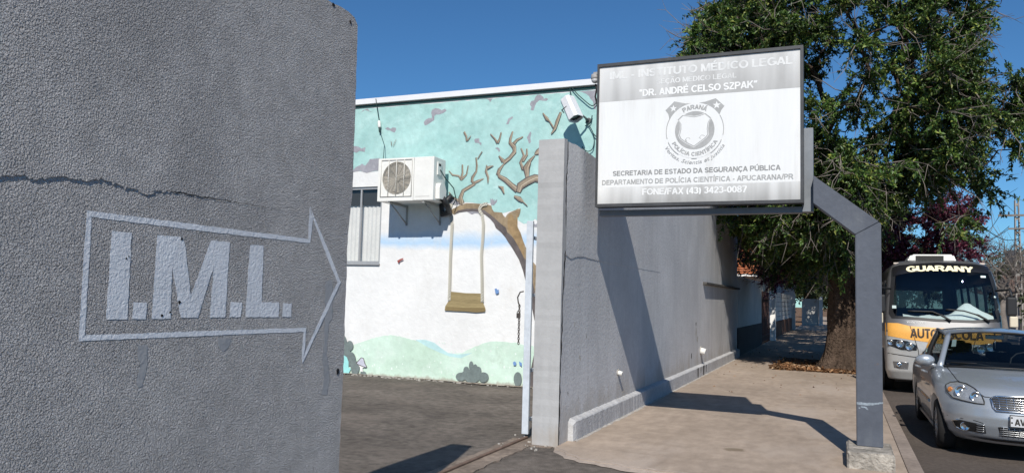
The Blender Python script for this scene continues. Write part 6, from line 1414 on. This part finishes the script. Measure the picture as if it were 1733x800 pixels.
for s in (-1, 1):
    def side(v, h):
        r_ = rail(v); y = 1.40 + 2.45*v; x, z = belt(y)
        p = Vector((x, y, z))*(1-h) + r_*h + Vector((.022*math.sin(PI*h), 0, 0))
        return W(CAR, s*p.x, p.y, p.z)
    for nm, v0, v1 in (("door_window", .03, .42), ("door_window", .46, .80), ("quarter_window", .82, .93)):
        bm = nb(); grid_patch(bm, [[side(v, h) for h in np.linspace(.03, .95, 6)] for v in np.linspace(v0, v1, 8)]); obj(nm, bm, CARGLASS, t)
    bm = nb(); tube(bm, [side(.44, h) + Vector((s*.002, 0, 0)) for h in np.linspace(0, 1, 6)], .035, 8); obj("door_pillar", bm, BLACK, t)
    bm = nb(); tube(bm, [ws_base(s*1.0)+Vector((0, -.03, -.03))] + [ws_base(s*.99)*(1-k/8) + roof_pt(s*.985, 0)*(k/8) + Vector((0, -.01, .018))*math.sin(PI*k/8) for k in range(1, 9)], [.05]+[.038]*8, 10)
    tube(bm, [W(CAR, s*rail(v).x, rail(v).y, rail(v).z-.006) for v in np.linspace(0, 1, 14)], .026, 8)
    P = [[side(v, h) for h in np.linspace(-.02, 1.0, 7)] for v in np.linspace(.93, 1.02, 4)] + [[rs_base(s*.96)*(1-h) + roof_pt(s*.95, 5)*h for h in np.linspace(-.02, 1.0, 7)]]
    grid_patch(bm, P); obj("roof_pillar", bm, SILVER, t)
    bm = nb(); tube(bm, [W(CAR, s*(belt(y)[0]+.004), y, belt(y)[1]-.004) for y in np.linspace(1.40, 3.85, 16)], .011, 6); obj("belt_trim", bm, BLACK, t)
    # mirror
    bm = nb(); c = W(CAR, s*.895, 1.50, 1.035)
    bmesh.ops.create_uvsphere(bm, u_segments=20, v_segments=12, radius=1.0, matrix=Matrix.Translation(c) @ Matrix.Diagonal((.118, .075, .078, 1)))
    for v in bm.verts:
        if v.co.y > c.y + .035: v.co.y = c.y + .035
    tube(bm, [c + Vector((-s*.06, .0, -.05)), W(CAR, s*.80, 1.50, .975), W(CAR, s*.74, 1.50, .945)], [.03, .026, .03], 8)
    for f in bm.faces: f.smooth = True
    mi_ = obj("door_mirror", bm, SILVER, t)
    bm = nb(); lathe(bm, [(0, .066), (.002, .066)], c + Vector((0, .0365, 0)), (0, 1, 0), 20); obj("mirror_glass", bm, CHROME, mi_)
    # door seams, handles, sill moulding
    bm = nb()
    def ln(pts, w):
        L_, R_ = stroke(pts, w)
        a = [bm.verts.new(project_point(CB, CAR, p[0], p[1], .0025, 'x', s)) for p in L_]; b = [bm.verts.new(project_point(CB, CAR, p[0], p[1], .0025, 'x', s)) for p in R_]
        for i in range(len(a)-1): bm.faces.new((a[i], a[i+1], b[i+1], b[i]))
    for pts in ([(1.38, .93), (1.30, .7), (1.28, .45), (1.34, .27), (2.2, .255)], [(2.36, .95), (2.37, .6), (2.36, .26)], [(3.38, .95), (3.34, .8), (3.18, .68), (3.02, .5), (2.95, .27), (2.36, .255)]):
        q = []
        for i in range(len(pts)-1): q += [tuple(Vector(pts[i])*(1-k/6)+Vector(pts[i+1])*(k/6)) for k in range(6)]
        ln(q + [pts[-1]], .007)
    obj("door_seams", bm, BLACK, t)
    for y in (2.18, 3.14):
        bm = nb(); tube(bm, [project_point(CB, CAR, y+dy, .845, d, 'x', s) for dy, d in ((-.10, .006), (-.06, .03), (.0, .034), (.06, .03), (.10, .006))], .014, 8); obj("door_handle", bm, SILVER, t)
    bm = nb(); tube(bm, [project_point(CB, CAR, y, .52, .006, 'x', s) for y in np.linspace(1.34, 2.98, 20)], .018, 6); obj("side_moulding", bm, SILVER, t)
    bm = nb(); tube(bm, [W(CAR, s*.80, y, .21) for y in (1.2, 1.8, 2.4, 3.1)], .035, 8); obj("sill", bm, BUSGREY, t)
    mir = (lambda pts: [(-s*x, z) for x, z in pts])
    # lamps
    hl = mir(K_HEAD)
    hd = obj("headlight", projected(CB, CAR, hl, .004, step=.022), LAMPBASE, t)
    bm = nb()
    q = densify(hl, .02); pts = [project_point(CB, CAR, x, z, .007) for x, z in q]; tube(bm, pts + pts[:1], .007, 5); obj("lamp_rim", bm, DARKIN, hd)
    for (x, z), r_ in zip(mir(K_LAMPS[:2]), (.068, .058)):
        bm = nb(); p0 = project_point(CB, CAR, x, z, .0)
        lathe(bm, [(0, r_), (.012, r_), (.014, r_*.9), (.006, r_*.72), (-.004, r_*.45), (.004, r_*.2), (.01, .001)], p0 + Vector((0, -.004, 0)), (-s*-.25 if False else s*.18, -1, .12), 24, caps=False); obj("reflector", bm, CHROME, hd)
    (x, z), = mir(K_LAMPS[2:3])
    bm = nb(); p0 = project_point(CB, CAR, x, z, .004); lathe(bm, [(0, .035), (.01, .032), (.016, .02)], p0, (s*.6, -1, 0), 14); obj("indicator", bm, AMBER, hd)
    obj("lens", projected(CB, CAR, hl, .022, step=.03), LENSGLASS, hd)
    fg = obj("fog_recess", projected(CB, CAR, mir(K_FOG), .003, step=.03), BLACK, t)
    x, z = mir(K_FOGLAMP)[0]
    bm = nb(); p0 = project_point(CB, CAR, x, z, .004); lathe(bm, [(0, .052), (.012, .05), (.012, .042), (.004, .03), (.008, .001)], p0, (s*.35, -1, 0), 22, caps=False); obj("fog_lamp", bm, CHROME, fg)
    bm = nb()
    for zz in (.335, .36, .385, .41): tube(bm, [project_point(CB, CAR, -s*xx, zz, .008) for xx in np.linspace(-.50, -.425, 5)], .005, 5)
    obj("slats", bm, SATIN, fg)
    bm = nb(); tube(bm, [project_point(CB, CAR, -s*xx, zz, .010) for xx, zz in K_FOG[-1:]+K_FOG[:1]+K_FOG[1:2]], .010, 6); tube(bm, [project_point(CB, CAR, -s*xx, zz, .008) for xx, zz in [(-.70, .38), (-.675, .335), (-.60, .312)]], .008, 6); obj("fog_trim", bm, CHROME, fg)
    bm = nb(); q = mir(K_BL)
    pts = [project_point(CB, CAR, x, z, .001) for x, z in densify(q, .04)[:22]]
    L_, R_ = stroke([p for p in mir([(-.767, .455), (-.64, .452), (-.515, .45), (-.44, .432)])], .006)
    a = [bm.verts.new(project_point(CB, CAR, *p, .003)) for p in L_]; b = [bm.verts.new(project_point(CB, CAR, *p, .003)) for p in R_]
    for i in range(3): bm.faces.new((a[i], a[i+1], b[i+1], b[i]))
    L_, R_ = stroke([tuple(Vector(a_)*(1-k/8)+Vector(b_)*(k/8)) for a_, b_ in zip(mir([(-.665, .984), (-.632, .86), (-.41, .722)]), mir([(-.632, .86), (-.41, .722), (-.355, .722)])) for k in range(8)], .008)
    a = [bm.verts.new(project_point(CB, CAR, *p, .003)) for p in L_]; b = [bm.verts.new(project_point(CB, CAR, *p, .003)) for p in R_]
    for i in range(len(a)-1): bm.faces.new((a[i], a[i+1], b[i+1], b[i]))
    obj("panel_seam", bm, BLACK, t)
full = lambda pts: pts + [(-x, z) for x, z in pts[::-1]]
gp = [(-.353, .712), (-.30, .733), (0, .750), (.30, .733), (.353, .712), (.34, .615), (.31, .585), (0, .588), (-.31, .585), (-.34, .615)]
gr = obj("grille", projected(CB, CAR, gp, .003, step=.03), BLACK, t)
bm = nb()
for z in (.612, .637, .662, .687, .712): tube(bm, [project_point(CB, CAR, x, z, .008) for x in np.linspace(-.335, .335, 24)], .0042, 5)
for x in np.linspace(-.28, .28, 9): tube(bm, [project_point(CB, CAR, x, z, .010) for z in np.linspace(.592, .735, 6)], .0032, 5)
pts = [project_point(CB, CAR, x, z, .012) for x, z in densify(gp, .03)]; tube(bm, pts + pts[:1], .011, 6)
obj("chrome_bars", bm, CHROME, gr)
lg = [(-.305, .405), (-.19, .420), (.19, .420), (.305, .405), (.27, .305), (-.27, .305)]
l_ = obj("lower_grille", projected(CB, CAR, lg, .003, step=.03), BLACK, t)
bm = nb()
for z in (.322, .345, .368, .391, .412): tube(bm, [project_point(CB, CAR, x, z, .008) for x in np.linspace(-.285, .285, 20)], .005, 5)
for x in np.linspace(-.25, .25, 11): tube(bm, [project_point(CB, CAR, x, z, .009) for z in np.linspace(.308, .412, 5)], .004, 5)
obj("bars", bm, SATIN, l_)
bm = nb(); box(bm, W(CAR, -.20, -.028, .425), W(CAR, .20, -.008, .56), 0, .004); pl = obj("number_plate", bm, PLATEM, t)
bm = nb(); y_ = CAR['cy']-.0295
letters(bm, "AV", CAR['cx']-.155, CAR['cx']-.055, CAR['cz']+.447, CAR['cz']+.520, lambda x, z, d: (x, y_-d, z), 0, 0, .2); obj("lettering", bm, DARKIN, pl)
bm = nb()
for a, b in (((-.20, .425), (.20, .432)), ((-.20, .553), (.20, .56)), ((-.20, .4325), (-.193, .5525)), ((.193, .4325), (.20, .5525))): box(bm, W(CAR, a[0], -.031, a[1]), W(CAR, b[0], -.0282, b[1]))
for z in (.475, .53): box(bm, W(CAR, -.188, -.031, z-.008), W(CAR, -.172, -.0283, z+.008))
obj("plate_border", bm, DARKIN, pl)
bm = nb()     # bumper groove
L_, R_ = stroke([(x, .600-.012*abs(x)) for x in np.linspace(-.55, .55, 26)], .006)
obj("bumper_lip", projected(CB, CAR, full([(-.62, .262), (-.3, .248), (-.02, .245), (-.02, .232), (-.3, .234), (-.62, .248)])[:12], .004, step=.06), BLACK, t); bm.free()
bm = nb()
for x0_, x1_ in ((-.10, -.62), (.55, .02)):
    tube(bm, [W(CAR, x0_, 1.13, 1.005), W(CAR, (x0_+x1_)/2, 1.17+.06*abs(x0_+x1_), 1.035), W(CAR, x1_, 1.24+.1*abs(x1_), 1.03)], .010, 6)
obj("wiper", bm, BLACK, t)
bm = nb(); P = [[W(CAR, x, y, 1.003 + .035*math.sin(PI*k/5)) for x in np.linspace(-.66, .66, 9)] for k, y in enumerate(np.linspace(1.32, 1.85, 6))]; grid_patch(bm, P); obj("dashboard", bm, BLACK, t)
bm = nb(); c = W(CAR, .33, 1.95, 1.0); ring(bm, c, .18, .014, (1, 0, 0), (0, .4, .92)); obj("steering_wheel", bm, BLACK, t)
for (x, y) in ((-.33, 2.45), (.33, 2.45), (-.30, 3.3), (.30, 3.3)):
    bm = nb(); box(bm, W(CAR, x-.22, y, 1.002), W(CAR, x+.22, y+.12, 1.10), 0, .04, 3); box(bm, W(CAR, x-.12, y+.02, 1.105), W(CAR, x+.12, y+.11, 1.25), 0, .035, 3); obj("seat", bm, SEATM, t)
bm = nb(); box(bm, W(CAR, -.11, 2.06, 1.325), W(CAR, .11, 2.085, 1.385), 0, .01); tube(bm, [W(CAR, 0, 2.07, 1.38), W(CAR, 0, 2.04, 1.425)], .01, 6); tube(bm, [W(CAR, 0, 2.05, 1.33), W(CAR, .004, 2.05, 1.20)], .005, 5); obj("rear_view_mirror", bm, SATIN, t)
bm = nb(); a = [ws_base(u)*(1-h) + roof_pt(u, 0)*h for u, h in ((-.88, .60), (-.80, .60), (-.80, .82), (-.88, .82))]; bm.faces.new([bm.verts.new(p + Vector((0, .012, -.002))) for p in a]); obj("screen_sticker", bm, STICK, t)
bm = nb(); box(bm, W(CAR, -.5, 4.50, .60), W(CAR, .5, 4.56, .72)); obj("rear_plate_panel", bm, SILVER, t)

# ---- driving school minibus
BUS = dict(cx=1.905, cy=17.45, cz=-.12, n=4., a=.45, S=[(.28,.98,.12),(.45,1.03,.04),(.9,1.045,0),(1.25,1.045,.02),(1.5,1.04,.10),(1.9,1.02,.22),(2.3,.98,.34),(2.5,.93,.44),(2.62,.86,.58),(2.70,.74,.8),(2.73,.5,1.1)])
t = thing("minibus", "grey and silver driving school minibus with an orange band and GUARANY across its windscreen", "minibus", (1.905, 20, -.12))
bm = slice_shell(BUS, lambda z: float(np.interp(z, [.28, 1, 2.3, 2.73], [7.2, 7.3, 7.2, 6.6])), 5, .4, 160, .03)
BB = BVHTree.FromBMesh(bm)
def inside(p, poly):
    c = False
    for i in range(len(poly)):
        (x1, z1), (x2, z2) = poly[i], poly[i-1]
        if (z1 > p[1]) != (z2 > p[1]) and p[0] < (x2-x1)*(p[1]-z1)/(z2-z1)+x1: c = not c
    return c
cw = (0.03, 2.08); wsin = [(cw[0]+(x-cw[0])*.965, cw[1]+(z-cw[1])*.955) for x, z in B_WS]
kill = []
for f in bm.faces:
    c = f.calc_center_median() - W(BUS, 0, 0, 0)
    if f.calc_center_median().z - BUS['cz'] < 1.2: pass
    f.material_index = 1 if c.z < 1.22 else 0
    if len(f.verts) == 4 and c.y < 1.2 and abs(c.x) < 1.0 and inside((c.x, c.z), wsin) and abs(f.normal.x) < .8: kill.append(f)
    elif len(f.verts) == 4 and abs(f.normal.x) > .8 and 1.0 < c.y < 6.6 and 1.5 < c.z < 2.25: kill.append(f)
    elif len(f.verts) == 4 and c.y > 6.8 and abs(c.x) < .75 and 1.5 < c.z < 2.2: kill.append(f)
bmesh.ops.delete(bm, geom=kill, context='FACES')
body = obj("body", bm, [BUSGREY, BUSSILVER], t)
cuts = []
for (y, s) in ((1.05, 1), (1.05, -1), (5.2, 1), (5.2, -1)):
    b2 = nb(); lathe(b2, [(0, .45), (.6, .45)], W(BUS, s*.70, y, .40), (s, 0, 0), 40); cuts.append((b2))
for b2 in cuts: b2.free()
for (y, s) in ((1.05, 1), (1.05, -1), (5.2, 1), (5.2, -1)):
    bm = nb(); lathe(bm, [(0, .45), (.03, .45)], W(BUS, s*1.035, y, .42), (s, 0, 0), 40); obj("wheel_arch", bm, DARKIN, t)
    wheel(BUS, s*.97, y, .38, .22, t, 6)
bm = nb(); box(bm, W(BUS, -.85, .4, .22), W(BUS, .85, 6.8, .3)); obj("underbody", bm, DARKIN, t)
ws = obj("windscreen", projected(BB, BUS, B_WS, .006, step=.07), BUSGLASS, t)
bm = nb()
q = densify(B_WS, .05); c_ = cw
o1 = [(c_[0]+(x-c_[0])*1.012, c_[1]+(z-c_[1])*1.012) for x, z in q]; i1 = [(c_[0]+(x-c_[0])*.935, c_[1]+(z-c_[1])*.93) for x, z in q]
a = [bm.verts.new(project_point(BB, BUS, x, z, .010)) for x, z in o1]; b = [bm.verts.new(project_point(BB, BUS, x, z, .010)) for x, z in i1]
for i in range(len(a)): f = bm.faces.new((a[i], a[(i+1) % len(a)], b[(i+1) % len(a)], b[i])); f.smooth = True
obj("rubber_seal", bm, BLACK, ws)
obj("sun_band", projected(BB, BUS, B_BAND, .013, step=.05), BLACKFILM, ws)
bm = nb(); on_body_text(BB, BUS, bm, "GUARANY", -.62, .56, 2.475, 2.585, .018, .24, 0, .025); obj("lettering", bm, YELLOWTXT, ws)
for pts in B_WIP:
    bm = nb(); q = []
    for a_, b_ in zip(pts, pts[1:]): q += [tuple(Vector(a_)*(1-k/5)+Vector(b_)*(k/5)) for k in range(5)]
    q.append(pts[-1]); tube(bm, [project_point(BB, BUS, x, z, .045) for x, z in q], [.022]*6 + [.014]*(len(q)-6), 6); obj("wiper", bm, BLACK, t)
for s in (-1, 1):
    P = []
    for z in np.linspace(1.48, 2.27, 8): P.append([project_point(BB, BUS, y, z, .004, 'x', s) for y in np.linspace(.95, 6.65, 14)])
    bm = nb(); grid_patch(bm, P); obj("side_glass", bm, TINTGLASS, t)
    bm = nb()
    for y in (.95, 2.1, 3.25, 4.4, 5.5, 6.65): tube(bm, [project_point(BB, BUS, y, z, .006, 'x', s) for z in np.linspace(1.46, 2.29, 8)], .03, 6)
    obj("window_posts", bm, BLACK, t)
    m_ = (lambda pts: [(x if s < 0 else -x, z) for x, z in pts])
    hl = obj("headlight", projected(BB, BUS, m_(B_HL), .006, step=.05), BLACKFILM, t)
    for (x, z), r_ in zip(m_(B_HLL), (.055, .075, .075)):
        bm = nb(); p0 = project_point(BB, BUS, x, z, .008); lathe(bm, [(0, r_), (.014, r_), (.016, r_*.86), (.004, r_*.6), (.008, .001)], p0, (s*.15, -1, .02), 22, caps=False); obj("reflector", bm, CHROME, hl)
    obj("lens", projected(BB, BUS, m_(B_HL), .028, step=.07), LENSGLASS, hl)
    fg = obj("fog_recess", projected(BB, BUS, m_(B_FOG), .006, step=.05), BUSGREY, t)
    x, z = m_([(-.80, .575)])[0]
    bm = nb(); p0 = project_point(BB, BUS, x, z, .010); lathe(bm, [(0, .05), (.012, .045), (.004, .02), (.004, .001)], p0, (0, -1, 0), 18, caps=False); obj("fog_lamp", bm, CHROME, fg)
    bm = nb(); pts = [project_point(BB, BUS, xx, zz, .010) for xx, zz in m_([(-.80, .635), (-.63, .63), (-.65, .52), (-.80, .515)])]; tube(bm, pts, .010, 5); obj("trim", bm, SATIN, fg)
    bm = nb(); x, z = m_(B_MARK[:1])[0]; p0 = project_point(BB, BUS, x, 2.655, .0); box(bm, p0 - Vector((.05, .03, .012)), p0 + Vector((.05, .01, .016)), 0, .006); obj("marker_lamp", bm, mat("pale_marker_lens", (.6, .5, .42), .3, .5), t)
    # mirror
    bm = nb(); X = BUS['cx'] + s*1.115
    tube(bm, [W(BUS, s*.93, .30, 2.1), W(BUS, s*1.12, .02, 2.12), W(BUS, s*1.14, -.06, 1.95)], .022, 8); obj("mirror_arm", bm, BLACK, t)
    bm = nb(); box(bm, W(BUS, s*1.13-.085, -.10, 1.62), W(BUS, s*1.13+.085, -.0, 1.98), 0, .035, 3); mm = obj("door_mirror", bm, BLACK, t)
    bm = nb(); box(bm, W(BUS, s*1.16-.07, -.08, 1.40), W(BUS, s*1.16+.07, .0, 1.615), 0, .03, 3); obj("lower_mirror", bm, mat("cream_mirror_shell", (.62, .55, .42), .5), mm)
obj("rear_window", grid_and if False else (lambda: (lambda bm: (grid_patch(bm, [[W(BUS, x, 7.22, z) for x in np.linspace(-.8, .8, 5)] for z in np.linspace(1.46, 2.24, 4)]), bm)[1])(nb()))(), TINTGLASS, t)
og = obj("orange_band", projected(BB, BUS, B_ORANGE, .006, step=.05), ORANGE, t)
bm = nb(); on_body_text(BB, BUS, bm, "AUTO ESCOLA", -.60, .66, 1.13, 1.315, .010, .2); obj("lettering", bm, BAND_DARK, og)
bm = nb(); on_body_text(BB, BUS, bm, "Volare W8", -.652, -.314, 1.418, 1.462, .006, .0); obj("lettering", bm, mat("pale_script", (.62, .62, .6), .5), t)
bm = nb()    # bonnet and bumper seams
for pts in ([(-.60, 1.36), (-.52, 1.10), (-.46, .88), (-.44, .6)], [(.60, 1.36), (.52, 1.10), (.46, .88), (.44, .6)], [(-1.0, .80), (-.4, .74), (.4, .74), (1.0, .80)]):
    q = [tuple(Vector(a_)*(1-k/6)+Vector(b_)*(k/6)) for a_, b_ in zip(pts, pts[1:]) for k in range(6)] + [pts[-1]]
    L_, R_ = stroke(q, .011); a = [bm.verts.new(project_point(BB, BUS, *p, .009)) for p in L_]; b = [bm.verts.new(project_point(BB, BUS, *p, .009)) for p in R_]
    for i in range(len(a)-1): bm.faces.new((a[i], a[i+1], b[i+1], b[i]))
obj("panel_seam", bm, DARKIN, t)
bm = nb()
for (x, z, w_, h_) in ((-.865, 1.73, .035, .03), (.734, 2.371, .045, .02), (.915, 1.978, .02, .018)):
    P = [[project_point(BB, BUS, x+dx*w_, z+dz*h_, .016) for dx in (-1, 1)] for dz in (-1, 1)]; grid_patch(bm, P)
obj("screen_sticker", bm, STICK, ws)
# inside
bm = nb(); box(bm, W(BUS, -.95, .75, .9), W(BUS, .95, 7.0, 1.0)); obj("floor", bm, SEATM, t)
bm = nb(); box(bm, W(BUS, -.92, .38, 1.0), W(BUS, .92, .85, 1.46), 0, .05, 3); obj("dashboard", bm, BLACK, t)
for i, y in enumerate((1.5, 2.6, 3.5, 4.4, 5.3, 6.2)):
    for x in ((-.55, .5) if i else (.5, -.5)):
        bm = nb(); box(bm, W(BUS, x-.32, y, 1.0), W(BUS, x+.32, y+.16, 1.72), 0, .05, 3); box(bm, W(BUS, x-.32, y-.45, 1.001), W(BUS, x+.32, y-.002, 1.3), 0, .05, 3); obj("seat", bm, SEATM, t)
bm = nb(); ring(bm, W(BUS, .5, 1.0, 1.52), .22, .016, (1, 0, 0), (0, .8, .6)); obj("steering_wheel", bm, BLACK, t)
bm = nb(); rr_ = random.Random(8); P = []
for i in range(15):
    v_ = i/14; row = []
    for j in range(34):
        x = -.70 + 1.58*j/33
        z = 1.47 + .10*(v_**.7) + .30*math.exp(-((x-.46)/.32)**2)*math.sin(PI*min(1, v_*1.2))**.8 + .02*math.sin(x*14+v_*5) + rr_.uniform(-.006, .006)
        y = float(np.interp(z, [1.25, 1.5, 1.9], [.02, .10, .22])) + .05 + .26*v_ + .05*abs(x)**3
        row.append(W(BUS, x, y, z))
    P.append(row)
grid_patch(bm, P); o = obj("sunshade", bm, CLOTH); tag(o, "crumpled white sunshade cloth lying on the minibus dashboard behind its windscreen", "sunshade")
bm = nb()      # roof cooling unit
prism(bm, [(-.56, 2.70), (.36, 2.70), (.345, 2.78), (.30, 2.86), (-.47, 2.86), (-.54, 2.79)], lambda x, z, d: W(BUS, x, d, z), 1.05, 2.1); bmesh.ops.bevel(bm, geom=bm.edges[:], offset=.03, segments=2, affect='EDGES')
rt = obj("roof_cooler", bm, WHITEMETAL, t)
bm = nb(); box(bm, W(BUS, -.40, 1.035, 2.735), W(BUS, .12, 1.052, 2.83)); obj("intake", bm, DARKIN, rt)
